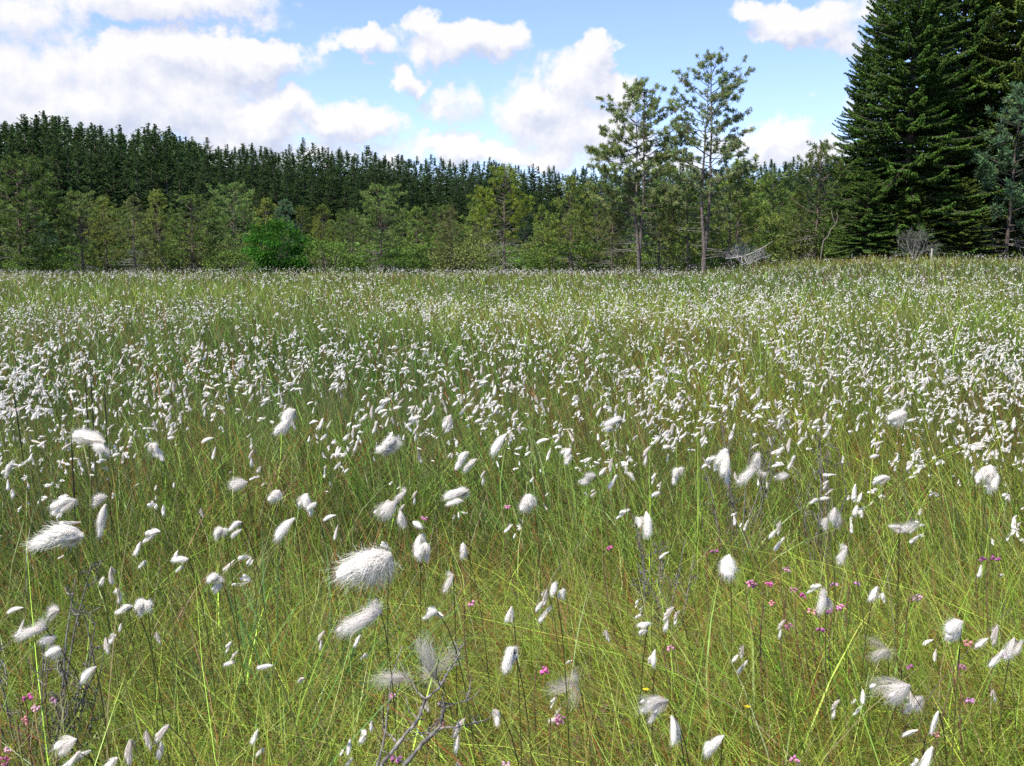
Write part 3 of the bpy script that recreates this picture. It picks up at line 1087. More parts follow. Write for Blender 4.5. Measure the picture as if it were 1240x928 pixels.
def dark_stalk(px0, py0, px1, py1, lab, z=.56):
    p = at_z(px1, py1, z)
    q = at_y(px0, py0, p[1])
    base = np.array([q[0], q[1], float(ground_z(q[0], q[1]))])
    root = empty('sedge_stalk', base)
    tag(root, lab, 'sedge stalk', 'dark sedge stalks above the grass')
    mb = MB()
    e = p - base
    t = np.linspace(0, 1, 9)[:, None]
    pts = e[None] * t + np.array([[0, 0, .02]]) * np.sin(t * PI)
    tube(mb, pts[:7], np.linspace(.0008, .0007, 7), (.05, .06, .025), 5)
    link('stem', mb.mesh('stem', M_GRASS, True), root)
    ms = MB()
    tube(ms, pts[5:], [.0008, .0015, .0013, .0005], (.035, .028, .02), 7)
    link('seed_spike', ms.mesh('seed_spike', M_GRASS, True), root)


dark_stalk(114, 500, 109, 440, 'tallest dark sedge stalk in the group of three above the white tufts', .52)
dark_stalk(108, 505, 103, 459, 'short dark sedge stalk in the group of three', .50)
dark_stalk(129, 500, 126, 461, 'upright dark sedge stalk at the end of the group of three', .50)
dark_stalk(40, 520, 16, 473, 'slanting dark sedge stalk apart from the group of three', .47)
dark_stalk(90, 600, 86, 525, 'straight dark sedge stalk beside the two-lobed tuft', .45)
#dark_stalk(445, 620, 432, 520, 'dark leaning sedge stalk beside the fan with one finger', .46)
#dark_stalk(730, 660, 722, 572, 'dark sedge stalk rising from the middle grass', .44)

# ------------------------------------------------------------------ conifers
def tree_parts(mt, mc, name):
    return mt.mesh(name + '_trunk', M_BARK, True), mc


def spruce(seed, H, R, dens, spray_l, spray_w, col=(.034, .062, .024), wspace=.38, base_f=.03, power=.85, nb0=8, wild=.3, hang=.30):
    """trunk and crown of a spruce: whorls of drooping boughs carrying flat needle sprays"""
    r = np.random.default_rng(seed)
    mt, mc = MB(), MB()
    zs = np.linspace(-.3, H, 12)
    wob = np.cumsum(r.normal(0, .02, (12, 2)), 0)
    tp = np.concatenate([wob, zs[:, None]], 1)
    tube(mt, tp, np.maximum(.008 * H * 1.5 * (1 - np.clip(zs / H, 0, 1)) ** .8, .012), (.13, .10, .08), 7)
    z = H * base_f + .15
    O, D, Lg, Wd, C = [], [], [], [], []
    while z < H * .985:
        f = z / H
        L0 = R * (1 - f) ** power * (1 if f > .12 else .75 + 2 * f) + .10
        nb = max(4, int(nb0 * (1 - .45 * f)))
        ph = r.uniform(0, 6.3)
        for k in range(nb):
            az = ph + k * 2 * PI / nb + r.normal(0, .25)
            L = L0 * np.clip(r.normal(.9, wild * .8), .4, 1.35) * (1 + .16 * math.sin(3 * az + z * 1.1 + seed) + .10 * math.sin(z * 2.3 + seed))
            zb = min(z + r.normal(0, wspace * (.35 + wild * 1.6)), H - .25)
            L = min(L, R * (1 - zb / H) ** power * 1.22 + .12)
            rise = .55 * f + .02 + r.normal(0, .08 + wild * .3)
            sagk = .42 * (1 - f) + .12
            out = np.array([math.cos(az), math.sin(az), 0])
            tan = np.array([-math.sin(az), math.cos(az), 0])

            def bp(t):
                t = np.asarray(t)[:, None]
                return np.array([0, 0, zb]) + out * L * t + np.array([0, 0, 1.0]) * L * (rise * t - sagk * t ** 1.6 + .22 * t ** 4)
            tt = np.linspace(0, .9, 4)
            if L > .8:
                tube(mt, bp(tt), np.linspace(.012 * L + .006, .005, 4), (.10, .085, .07), 4)
            n = int(max(5, L * dens * r.uniform(.8, 1.2)))
            t = r.uniform(.10, 1, n) ** .75
            p = bp(t)
            side = r.choice([-1, 1], n)[:, None] * r.uniform(.3, 1.3, (n, 1))
            d = out * r.uniform(.45, 1.0, (n, 1)) + tan * side + np.array([0, 0, 1.0]) * r.normal(-hang, .3, (n, 1))
            ll = spray_l * r.uniform(.6, 1.3, n) * (1.15 - .55 * t) * (.6 + .4 * min(1, L)) * (1 - .45 * f ** 3)
            p = p + tan * (side * .10 * (1 - t[:, None]) * L)
            cc = jit(np.asarray(col) * r.uniform(.75, 1.3), n, r, .2, .08)
            tipm = t > .82
            cc[tipm] *= np.array([1.25, 1.3, 1.1])
            O.append(p); D.append(d); Lg.append(ll); Wd.append(np.full(n, spray_w) * r.uniform(.7, 1.3, n)); C.append(cc)
        z += wspace * r.uniform(.75, 1.2) * (1 - .35 * f)
    n = 90
    dz = r.uniform(.12, 1.7, (n, 1))
    O.append(np.array([0, 0, H]) - np.array([0, 0, 1.0]) * dz + np.stack([np.interp(H - dz[:, 0], zs, wob[:, 0]), np.interp(H - dz[:, 0], zs, wob[:, 1]), np.zeros(n)], 1))
    dd = r.normal(0, 1, (n, 3))
    dd[:, 2] = .55
    D.append(dd)
    Lg.append(.12 + .17 * dz[:, 0] * r.uniform(.6, 1.2, n)); Wd.append(np.full(n, spray_w)); C.append(jit(col, n, r))
    diamonds(mc, np.concatenate(O), np.concatenate(D), np.concatenate(Lg), np.concatenate(Wd), np.concatenate(C), r, .45)
    return mt.mesh('trunk', M_BARK, True), mc.mesh('crown', M_SPRUCE)


def pine(seed, H, R, cb=.25, nl=46, col=(.085, .112, .030), clump=.17, per=20, open_=.0, forks=1, dead=14, limbs=None, top_round=.55, leafscale=1.0, bark=(.13, .10, .085), skew=0.0):
    """trunk, bare branches and crown of a bog pine: limbs with bristling clumps of needles near their ends"""
    r = np.random.default_rng(seed)
    mt, mb, mc = MB(), MB(), MB()
    axes = []
    for fk in range(forks):
        K = 12
        zs = np.linspace(-.3, H * (1 if fk == 0 else .90), K)
        w = np.cumsum(r.normal(0, .018 * H / 5, (K, 2)), 0)
        if forks > 1:
            w[:, 0] += (-.10 if fk else .10) * smooth(0, .35, zs / H) * 2
        axes.append((zs, w))
        r0 = (.010 * H + .012) * (1.15 if forks > 1 else 1)
        rad = r0 * np.maximum(1 - .9 * np.clip(zs / zs[-1], 0, 1) ** .9, .10) * (.8 if forks > 1 else 1)
        c = np.asarray(bark)[None] * (1 + .25 * np.clip(zs / H, 0, 1)[:, None] * np.array([1.3, .6, .3]))
        tube(mt, np.concatenate([w, zs[:, None]], 1), rad, c, 7)

    def axis(z, fk=0):
        zs, w = axes[fk]
        return np.array([np.interp(z, zs, w[:, 0]), np.interp(z, zs, w[:, 1]), z])

    CL, CLs, CLd = [], [], []

    def limb(z0, az, L, rise, fk=0, bare=.35, sub=5, curl=.25):
        p0 = axis(z0, fk)
        out = np.array([math.cos(az), math.sin(az), 0])
        t = np.linspace(0, 1, 7)[:, None]
        q = p0 + out * L * t + np.array([0, 0, 1.0]) * L * (rise * t + curl * t ** 2.4) + np.cumsum(r.normal(0, .018 * L, (7, 3)), 0) * (t > 0)
        tube(mb, q, np.linspace(.010 * L + .008, .004, 7), np.asarray(bark) * .85, 5)
        ns = max(2, int(sub * L / R * 1.4))
        for s in range(ns):
            tt = bare + (1 - bare) * (s + r.uniform(0, 1)) / ns
            i = tt * 6
            a = np.array([np.interp(i, np.arange(7), q[:, k]) for k in range(3)])
            sd = unit(out * .6 + np.cross(out, [0, 0, 1]) * r.choice([-1, 1]) * r.uniform(.3, 1.1) + np.array([0, 0, r.uniform(-.05, .6)]))
            sl = L * r.uniform(.16, .42) * (1.15 - .6 * tt) + .08
            b = a + sd * sl
            tube(mb, np.array([a, (a + b) / 2 + r.normal(0, .02, 3), b]), [.007, .005, .003], np.asarray(bark) * .8, 4)
            m = max(2, int(sl / clump * 1.5))
            for u in np.linspace(.35, 1, m):
                if r.uniform() < open_ * (1.2 - u):
                    continue
                CL.append(a + (b - a) * u + r.normal(0, .03, 3)); CLd.append(sd); CLs.append(r.uniform(.75, 1.2))
        CL.append(q[-1]); CLd.append(out + [0, 0, .5]); CLs.append(1.15)
    if limbs:
        for lb in limbs:
            limb(*lb)
    for k in range(nl):
        f = cb + (1 - cb) * ((k + r.uniform(0, 1)) / nl) ** .9
        g = (f - cb) / (1 - cb)
        prof = (1 - g ** 2.2) ** .6 * (.55 + .45 * min(1, g / .25 + .2)) if top_round > .5 else (1 - g) ** .62 * (.7 + .3 * min(1, g / .2 + .2))
        az = k * 2.4 + r.normal(0, .5)
        L = max(.12, R * prof * r.uniform(.55, 1.15) * (1 + skew * math.cos(az)))
        limb(f * H * .97, az, L, .05 + .55 * g + r.normal(0, .12), int(r.integers(0, forks)))
    for fk in range(forks):
        top = axis(axes[fk][0][-1], fk)
        for k in range(5):
            CL.append(top + r.normal(0, .08, 3) * [1, 1, 1.4] - [0, 0, .06 * k]); CLd.append(np.array([0, 0, 1.0])); CLs.append(1)
    for k in range(dead):
        z0 = H * r.uniform(.06, cb + .12)
        az = r.uniform(0, 6.3)
        L = R * r.uniform(.3, .85)
        p0 = axis(z0)
        out = np.array([math.cos(az), math.sin(az), r.uniform(-.25, .15)])
        q = p0 + out * L * np.linspace(0, 1, 5)[:, None] + np.cumsum(r.normal(0, .03 * L, (5, 3)), 0) * np.linspace(0, 1, 5)[:, None]
        tube(mb, q, [.012, .010, .008, .006, .003], (.21, .19, .17), 4)
        for j in range(4):
            a = q[1 + j % 4]
            b = a + unit(out + r.normal(0, .8, 3)) * L * r.uniform(.15, .4)
            tube(mb, np.array([a, (a + b) / 2 + r.normal(0, .02, 3), b]), [.006, .005, .003], (.21, .19, .17), 4)
    CL = np.array(CL); CLd = unit(np.array(CLd)); CLs = np.array(CLs)
    n = len(CL)
    cc = jit(col, n, r, .22, .07)
    O = np.repeat(CL, per, 0) + r.normal(0, clump * .16, (n * per, 3))
    d = unit(r.normal(size=(n * per, 3)) + np.repeat(CLd, per, 0) * .7 + [0, 0, .35])
    L = clump * np.repeat(CLs, per) * r.uniform(.6, 1.2, n * per)
    diamonds(mc, O, d, L, .030 * leafscale * r.uniform(.7, 1.3, n * per), np.repeat(cc, per, 0) * np.clip(1 + r.normal(0, .18, (n * per, 1)), .5, 1.6), r)
    return mt.mesh('trunk', M_BARK, True), mb.mesh('branches', M_BARK, True), mc.mesh('crown', M_TALL if forks > 1 or top_round > .58 else M_NEEDLE)


def put_tree(name, meshes, loc, rz, sc, label, cat, group=None):
    root = empty(name, loc, rz, sc)
    tag(root, label, cat, group)
    for part, me in meshes:
        link(part, me, root)
    return root


def base_at(px, D):
    x = (px - CX) / F * D
    return np.array([x, D, float(ground_z(x, D))])


def ztop(py, D):
    return CAM_Z + D * (HOR - py) / F


# forest of spruces
SKY = np.array([[-60, 148], [0, 150], [35, 152], [73, 143], [99, 152], [125, 158], [172, 166], [201, 157], [223, 167], [253, 178], [271, 183], [340, 183], [417, 188], [468, 190],
                [511, 196], [545, 197], [570, 198], [606, 204], [666, 207], [694, 207], [747, 211], [830, 205], [929, 199], [954, 199], [1060, 190]], float)
FAR = [spruce(800 + i, 12, 2.25 + .25 * (i % 3), 72, .22, .08, (.056, .095, .034), wspace=.31, nb0=8, power=.84, wild=.25) for i in range(5)]
r = np.random.default_rng(314)
cnt = 0
for (D, dy, x0, x1, sp) in [(82, 30, -70, 235, 15), (91, 13, -70, 262, 14), (100, 0, -70, 262, 13.5)]:
    px = x0
    while px < x1:
        d = D + r.uniform(-3, 3)
        b = base_at(px + r.uniform(-4, 4), d)
        py = np.interp(px, SKY[:, 0], SKY[:, 1]) + dy + r.normal(3, 8)
        H = ztop(py, d) - b[2]
        m = FAR[int(r.integers(0, 5))]
        s = H / 12
        put_tree('spruce_tree', (('trunk', m[0]), ('crown', m[1])), b, r.uniform(0, 6.3), (s * r.uniform(1.1, 1.4),) * 2 + (s,),
                 'tall dark spruce in the taller stand that closes the bog behind the broad olive pine', 'spruce tree', 'taller spruce stand behind the bog pines')
        cnt += 1
        px += sp * r.uniform(.75, 1.25)
for (D, dy, x0, x1, sp) in [(140, 34, 228, 1040, 17), (154, 20, 225, 1040, 16), (168, 9, 225, 1060, 15), (182, 0, 225, 1060, 14)]:
    px = x0
    while px < x1:
        d = D + r.uniform(-5, 5)
        b = base_at(px + r.uniform(-4, 4), d)
        py = np.interp(px, SKY[:, 0], SKY[:, 1]) + dy + r.normal(1, 5)
        H = ztop(py, d) - b[2]
        m = FAR[int(r.integers(0, 5))]
        s = H / 12
        put_tree('spruce_tree', (('trunk', m[0]), ('crown', m[1])), b, r.uniform(0, 6.3), (s * r.uniform(1.15, 1.5),) * 2 + (s,),
                 'dark spruce in the dense even forest on the distant hillside', 'spruce tree', 'spruces of the distant hillside forest')
        cnt += 1
        px += sp * r.uniform(.75, 1.25)

# big spruces at the edge of the bog
NEAR = [spruce(900, 17, 3.6, 125, .23, .062, (.078, .124, .027), .30, .0, .62, 12, .26, .6), spruce(901, 17, 3.2, 125, .23, .062, (.070, .114, .029), .30, .0, .68, 12, .26, .65),
        spruce(902, 9, 2.4, 110, .21, .06, (.078, .122, .027), .27, .0, .66, 12, .35, .5)]
GB = 'big spruces at the bog edge'
for (px, D, top, mi, wf, lab) in [
    (1092, 47, -118, 0, 1.0, 'tallest broad dark spruce, crown cut by the upper picture edge, behind the small lichened shrub'),
    (1036, 51, 58, 1, 1.0, 'narrow spruce forming the outer edge of the big group against the sky'),
    (1150, 50, -130, 1, 1.05, 'dark spruce between the tallest broad spruce and the outermost one'),
    (1222, 49, -150, 0, 1.0, 'outermost big dark spruce, cut by the side of the picture'),
    (1290, 52, -120, 1, 1.0, 'big spruce mostly outside the picture beyond the outermost one'),
    (1060, 55, -40, 0, .8, 'spruce partly hidden behind the tallest broad spruce'),
    (1186, 56, -90, 0, .9, 'spruce hidden deep between the big dark spruces'),
    (1118, 58, -60, 1, .9, 'spruce showing only between two big dark crowns'),
    (1250, 57, -80, 1, .9, 'spruce far back behind the outermost big one'),
    (1046, 45.5, 212, 2, 1.55, 'young spruce with low boughs at the foot of the narrow spruce'),
    (1100, 45.5, 226, 2, 1.7, 'young spruce whose boughs skirt the small lichened shrub'),
    (1160, 46, 216, 2, 1.7, 'young spruce beside the low wooden post'),
]:
    b = base_at(px, D)
    H = ztop(top, D) - b[2]
    Hm = [17, 17, 9][mi]
    m = NEAR[mi]
    s = H / Hm
    sw = s * wf if mi < 2 else max(s, .42) * wf
    put_tree('spruce_tree', (('trunk', m[0]), ('crown', m[1])), b, px * .37, (sw, sw, s), lab, 'spruce tree', GB)
    cnt += 1


def forest_mass():
    r = np.random.default_rng(808)
    mb = MB()
    tm = []
    for i in range(5):
        q = spruce(850 + i, 12, 2.2 + .2 * (i % 3), 18, .36, .15, (.056, .095, .036), wspace=.38, nb0=7, power=.82)
        tm.append([(np.array([v.co[:] for v in me.vertices]), np.array([p.vertices[:] for p in me.polygons]),
                    np.array([c.color[:3] for c in me.attributes['Col'].data])) for me in q[1:]])
    for (D, dy, sp, x0) in [(190, 2, 5.5, 215), (200, 1, 5.5, 215), (110, 3, 7, -70), (118, 1, 7, -70)]:
        px = x0
        while px < (1070 if x0 > 0 else 258):
            d = D + r.uniform(-4, 4)
            b = base_at(px, d)
            py = np.interp(px, SKY[:, 0], SKY[:, 1]) + dy + r.normal(1, 5)
            s = (ztop(py, d) - b[2]) / 12
            a = r.uniform(0, 6.3)
            Rm = np.array([[math.cos(a), -math.sin(a), 0], [math.sin(a), math.cos(a), 0], [0, 0, 1]])
            tone = r.uniform(.75, 1.25)
            for v, f, c in tm[int(r.integers(0, 5))]:
                mb.add((v @ Rm.T) * np.array([s * 1.2, s * 1.2, s]) + b, f, c * tone)
            px += sp * r.uniform(.6, 1.4)
    o = link('distant_forest', mb.mesh('distant_forest', M_SPRUCE))
    tag(o, 'unbroken dark spruce forest behind the nearer ranks on the hillside', 'forest', kind='stuff')


forest_mass()
print('spruces', cnt)

# bog pines
OL = (.165, .225, .050)
BOG = [pine(1000, 4.2, 1.35, .10, 64, OL, dead=16, top_round=.4, per=18, leafscale=.75, clump=.115), pine(1001, 4.2, 1.4, .16, 52, (.145, .212, .060), dead=20, per=18, leafscale=.75, clump=.115), pine(1002, 4.2, 1.1, .12, 50, (.200, .245, .052), dead=18, top_round=.4, open_=.15, per=18, leafscale=.75, clump=.115),
       pine(1003, 4.2, 1.15, .22, 46, (.195, .225, .075), dead=34, top_round=.4, open_=.2, per=18, leafscale=.75, clump=.115), pine(1004, 4.2, 1.6, .06, 70, (.128, .195, .048), dead=12, per=18, leafscale=.75, clump=.115)]
BOG.append(pine(1021, 4.2, 1.3, .10, 66, (.092, .150, .072), dead=10, top_round=.4, per=22, leafscale=.8, clump=.12, bark=(.09, .075, .065)))
YEL = pine(1010, 4.4, 1.25, .34, 52, (.205, .265, .042), dead=44, top_round=.6, per=18, leafscale=.75, clump=.115)
GP = 'scrubby bog pines along the far edge'
for (px, D, top, base_y, mi, w, lab) in [
    (28, 48, 196, 0, 4, 1.15, 'broad olive bog pine, biggest of the row, at the edge of the picture'),
    (-40, 47, 215, 0, 0, 1.1, 'olive bog pine just outside the picture edge'),
    (103, 49, 234, 0, 1, 1.0, 'bog pine with a thin bare lower trunk beside the broadest olive pine'),
    (133, 52, 240, 0, 2, 1.0, 'slender bog pine between a bare-trunked pine and a brownish one'),
    (166, 46, 240, 0, 3, 1.05, 'thin brownish bog pine with grey bare lower twigs'),
    (196, 51, 232, 0, 0, .9, 'narrow olive bog pine just behind the thin brownish one'),
    (236, 47, 240, 0, 4, 1.05, 'bushy round-topped olive bog pine reaching down to the ground'),
    (288, 54, 224, 0, 1, 1.0, 'bog pine rising behind the bright green leafy bush'),
    (394, 50, 250, 0, 2, .9, 'slim light olive bog pine just past the leafy bush'),
    (428, 55, 258, 0, 4, .8, 'low rounded bog pine beside the slim light olive one'),
    (462, 47, 226, 0, 1, 1.0, 'bog pine with a clear dark trunk midway between leafy bush and yellowish pine'),
    (505, 53, 252, 0, 0, .85, 'bog pine half hidden between a dark-trunked pine and a sparse grey one'),
    (547, 48, 254, 0, 3, .95, 'sparse grey bog pine with two thin bare trunks'),
    (576, 55, 240, 0, 2, .9, 'olive bog pine close behind the yellowish one'),
    (690, 49, 216, 0, 0, .95, 'mid-green bog pine standing clear beyond the yellowish one'),
    (724, 52, 224, 0, 4, .85, 'dark bog pine next to the forked pine leaning its boughs outward'),
    (655, 54, 250, 0, 2, .8, 'low bog pine tucked behind the yellowish one'),
    (812, 52, 208, 0, 1, 1.1, 'olive bog pine filling the space between the two tall pines'),
    (832, 45.5, 226, 0, 2, 1.0, 'feathery light pine at the feet of the tallest pine'),
    (796, 46.5, 232, 0, 3, 1.0, 'sparse light pine between the trunks of the two tall pines'),
    (880, 46, 214, 0, 2, 1.15, 'feathery olive pine just behind the bleached dead bush'),
    (740, 47, 246, 0, 3, .95, 'low feathery pine at the foot of the shorter tall pine'),
    (892, 50, 196, 0, 0, 1.15, 'wide olive bog pine behind the bleached dead bush'),
    (932, 54, 214, 0, 4, .95, 'dark bog pine between the wide olive pine and the pointed one'),
    (985, 48, 176, 0, 1, .95, 'pointed dull green pine leaning on the edge of the big spruces'),
    (962, 50, 232, 0, 0, .9, 'low dull pine in front of the distant forest gap'),
    (1214, 46, 112, 0, 5, 1.25, 'layered pale bluish pine standing in front of the outermost spruces'),
]:
    b = base_at(px, D)
    H = ztop(top, D) - b[2]
    m = BOG[mi]
    s = H / 4.2
    sx = w * (.55 * s + .45 * 1.15)
    put_tree('bog_pine', (('trunk', m[0]), ('branches', m[1]), ('crown', m[2])), b, px * .7, (sx, sx, s), lab, 'pine tree', GP)
b = base_at(611, 45.5)
H = ztop(205, 45.5) - b[2]
put_tree('bog_pine', (('trunk', YEL[0]), ('branches', YEL[1]), ('crown', YEL[2])), b, .4, (1.0, 1.0, H / 4.4), 'yellowish green bog pine with grey bare lower branches', 'pine tree', GP)

r = np.random.default_rng(271)
px = -60
while px < 1060:
    if not (735 < px < 745):
        D = r.uniform(58, 74)
        b = base_at(px, D)
        top = 262 + r.normal(0, 13) if px < 720 else 246 + r.normal(0, 12)
        m = BOG[int(r.integers(0, 6))]
        s = (ztop(top, D) - b[2]) / 4.2
        put_tree('bog_pine', (('trunk', m[0]), ('branches', m[1]), ('crown', m[2])), b, r.uniform(0, 6.3), (s * r.uniform(.95, 1.3),) * 2 + (s,),
                 'olive pine in the thicket filling in behind the front bog pines', 'pine tree', 'thicket of pines behind the front row')
    px += r.uniform(16, 27)

# the two tall pines
GT = (.220, .270, .095)
D1 = 45.0
b1 = base_at(772, D1)
H1 = ztop(105, D1) - b1[2]
u = D1 / F


def lb(pxs, py0, pxt, pyt, az_off, fk, X0, bz, sub=6, bare=.3):
    """limb from its height on the trunk to a tip, both read off as heights and reaches"""
    z0 = ztop(py0, D1) - bz
    dx = (pxt - pxs) * u
    dz = (py0 - pyt) * u
    az = (0 if dx > 0 else PI) + az_off
    L = abs(dx) / max(.5, math.cos(az_off))
    return (z0, az, L, dz / L - .2, fk, bare, sub, .2)


X1 = 772
L1 = [lb(X1, 160, 727, 132, .2, 0, X1, b1[2]), lb(X1, 178, 703, 180, -.15, 0, X1, b1[2], 8, .35), lb(X1, 186, 725, 200, .3, 0, X1, b1[2]), lb(X1, 170, 735, 160, -.5, 1, X1, b1[2]),
      lb(X1, 160, 806, 132, .3, 0, X1, b1[2]), lb(X1, 172, 812, 152, -.3, 0, X1, b1[2]), lb(X1, 200, 820, 190, .4, 1, X1, b1[2]), lb(X1, 212, 806, 212, -.5, 0, X1, b1[2]),
      lb(X1, 150, 795, 112, .2, 0, X1, b1[2]), lb(X1, 145, 757, 114, -.3, 0, X1, b1[2]), lb(X1, 215, 740, 206, .6, 1, X1, b1[2]), lb(X1, 140, 770, 108, .9, 0, X1, b1[2])]
T1 = pine(1100, H1, 2.0, .26, 72, GT, clump=.155, per=30, open_=.05, leafscale=1.0, forks=2, dead=22, limbs=L1, bark=(.115, .098, .085))
put_tree('tall_pine', (('trunk', T1[0]), ('branches', T1[1]), ('crown', T1[2])), b1, 0, 1, 'shorter of two tall bog pines, flat-layered crown with one long bough reaching out', 'pine tree', 'two tall pines at the bog edge')
D1 = 44.0
u = D1 / F
b2 = base_at(850, D1)
H2 = ztop(74, D1) - b2[2]
X2 = 850
L2 = [lb(X2, 120, 885, 80, .2, 0, X2, b2[2]), lb(X2, 130, 892, 98, -.3, 0, X2, b2[2]), lb(X2, 160, 894, 140, .3, 0, X2, b2[2]), lb(X2, 175, 892, 160, -.3, 0, X2, b2[2]), lb(X2, 195, 893, 185, .2, 0, X2, b2[2]),
      lb(X2, 130, 817, 98, .3, 1, X2, b2[2]), lb(X2, 150, 812, 116, -.3, 1, X2, b2[2]), lb(X2, 170, 822, 140, .3, 1, X2, b2[2]), lb(X2, 110, 834, 78, -.3, 0, X2, b2[2]), lb(X2, 190, 818, 165, .5, 1, X2, b2[2]),
      lb(X2, 100, 862, 68, .3, 0, X2, b2[2]), lb(X2, 218, 905, 198, .2, 0, X2, b2[2], 6, .5), lb(X2, 225, 808, 210, -.3, 1, X2, b2[2], 6, .5)]
T2 = pine(1101, H2, 1.85, .24, 66, (.240, .290, .125), clump=.145, per=28, open_=.10, leafscale=.95, forks=2, dead=16, limbs=L2, bark=(.115, .098, .085))
put_tree('tall_pine', (('trunk', T2[0]), ('branches', T2[1]), ('crown', T2[2])), b2, 0, 1, 'tallest bog pine, airy see-through crown on twin trunks', 'pine tree', 'two tall pines at the bog edge')

# ------------------------------------------------------------------ bushes
def leafy(seed, R, H, n, lsize, col, stems=7, sub=70):
    r = np.random.default_rng(seed)
    mt, mc = MB(), MB()
    for k in range(stems):
        a = r.uniform(0, 6.3)
        tip = np.array([math.cos(a) * R * r.uniform(.2, .8), math.sin(a) * R * r.uniform(.2, .8), H * r.uniform(.6, .95)])
        t = np.linspace(0, 1, 5)[:, None]
        q = tip * t * np.array([1, 1, 1.0]) + np.array([0, 0, -.1]) * (1 - t) + r.normal(0, .04, (5, 3)) * t
        tube(mt, q, [.035, .028, .02, .012, .005], (.14, .12, .10), 5)
    C = []
    while len(C) < sub:
        u = unit(r.normal(size=3))
        rad = r.uniform(.55, 1.0) ** .5
        c = np.array([u[0] * R * rad, u[1] * R * rad, H * .5 + u[2] * H * .5 * rad])
        if c[2] < H * .06:
            continue
        C.append(c)
    C = np.array(C)
    per = n // sub
    off = r.normal(size=(sub * per, 3)) * np.array([.17, .17, .09]) * R
    O = np.repeat(C, per, 0) + off
    out = unit(O - np.array([0, 0, H * .45]))
    d = out + r.normal(0, .7, O.shape) + [0, 0, -.1]
    cc = np.repeat(jit(col, sub, r, .16, .05), per, 0) * np.clip(1 + r.normal(0, .2, (sub * per, 1)), .5, 1.6)
    diamonds(mc, O, d, lsize * r.uniform(.7, 1.3, len(O)), lsize * .6, cc, r, .35)
    return mt.mesh('stems', M_BARK, True), mc.mesh('crown', M_LEAF)


m = leafy(1200, 1.20, 2.5, 9000, .10, (.046, .138, .018), 8, 44)
b = base_at(336, 45.5)
put_tree('leafy_bush', (('stems', m[0]), ('crown', m[1])), b, 0, 1, 'bright green rounded leafy bush, the only broadleaf bush of that green at the bog edge', 'bush')

SCR = [leafy(1210 + i, 1.0, 1.3, 3000, .085, c, 6, 46) for i, c in enumerate([(.130, .195, .045), (.105, .180, .038), (.155, .190, .058)])]
r = np.random.default_rng(77)
px = -50
while px < 1075:
    D = r.uniform(46.5, 56)
    b = base_at(px, D)
    if abs(px - 336) > 22 and abs(px - 903) > 26:
        m = SCR[int(r.integers(0, 3))]
        s = r.uniform(.75, 1.35)
        put_tree('scrub_bush', (('stems', m[0]), ('crown', m[1])), b, r.uniform(0, 6.3), (s * 1.15, s * 1.15, s), 'low olive scrub bush in the undergrowth at the feet of the bog pines', 'bush', 'undergrowth bushes at the bog edge')
    px += r.uniform(15, 26)


def dead_bush(seed, w, h, col, n0=9, depth=4, thin=1.0):
    r = np.random.default_rng(seed)
    mb = MB()

    def grow(p, d, L, rad, k):
        q = np.array([p, p + d * L * .5 + r.normal(0, .04 * L, 3), p + d * L])
        tube(mb, q, [rad, rad * .85, rad * .65], jit(col, 3, r, .12, .02), 5)
        if k == 0:
            return
        for j in range(int(r.integers(2, 4))):
            nd = unit(d + r.normal(0, .55, 3) + np.array([0, 0, .05]))
            s = r.uniform(.4, 1)
            grow(q[0] + (q[2] - q[0]) * s, nd, L * r.uniform(.55, .8), rad * .62, k - 1)
    for i in range(n0):
        a = r.uniform(0, 6.3)
        d = unit(np.array([math.cos(a) * w, math.sin(a) * w * .6, h * r.uniform(.45, 1)]))
        grow(np.array([r.normal(0, .08), r.normal(0, .08), 0]), d, math.hypot(w, h) * .36, .028 * thin, depth)
    return mb


mbd = dead_bush(1300, 1.0, 1.0, (.25, .24, .22), 12, 4, .8)
t = np.linspace(0, 1, 6)[:, None]
tube(mbd, np.array([[-.9, -.2, .25]]) * (1 - t) + np.array([[1.05, .0, .95]]) * t + np.array([[0, 0, -.18]]) * np.sin(t * PI), [.022, .022, .02, .018, .014, .006], (.38, .36, .33), 6)
b = base_at(902, 43.5)
o = empty('dead_bush', b)
tag(o, 'bleached leafless dead bush with whitish tangled branches beside the tallest pine', 'dead bush')
link('branches', mbd.mesh('branches', M_TWIG, True), o, (0, 0, .30))

mbd = dead_bush(1301, .75, 1.9, (.15, .145, .125), 9, 4, .7)
r = np.random.default_rng(5)
ml = MB()
vv = np.concatenate(mbd.v)
n = 2600
O = vv[r.integers(len(vv) // 3, len(vv), n)] + r.normal(0, .03, (n, 3))
diamonds(ml, O, r.normal(size=(n, 3)), .06, .022, jit((.105, .135, .080), n, r), r)
b = base_at(1104, 41.5)
o = empty('lichened_shrub', b)
tag(o, 'small grey lichen-covered shrub in front of the tallest broad spruce', 'shrub')
link('branches', mbd.mesh('branches', M_TWIG, True), o)
link('lichen', ml.mesh('lichen', M_LEAF), o)

# bleached bare branch hanging at the side of the narrow spruce
mb = MB()
p = np.array([at_y(x, y, 45.5) for x, y in [(997, 292), (1003, 286), (1006, 278), (1012, 272), (1015, 262), (1013, 256)]])
tube(mb, np.concatenate([[[p[0][0] - .1, 45.6, float(ground_z(p[0][0], 45.5))]], p]) - p[0], [.022, .022, .022, .02, .018, .014, .007], (.19, .165, .13), 6)
tube(mb, np.array([p[3], at_y(1008, 262, 45.4), at_y(1007, 255, 45.4)]) - p[0], [.016, .012, .006], (.34, .30, .24), 5)
o = link('dead_branch', mb.mesh('dead_branch', M_TWIG, True), None, p[0])
tag(o, 'bleached bare crooked branch standing against the foot of the big spruces', 'branch')

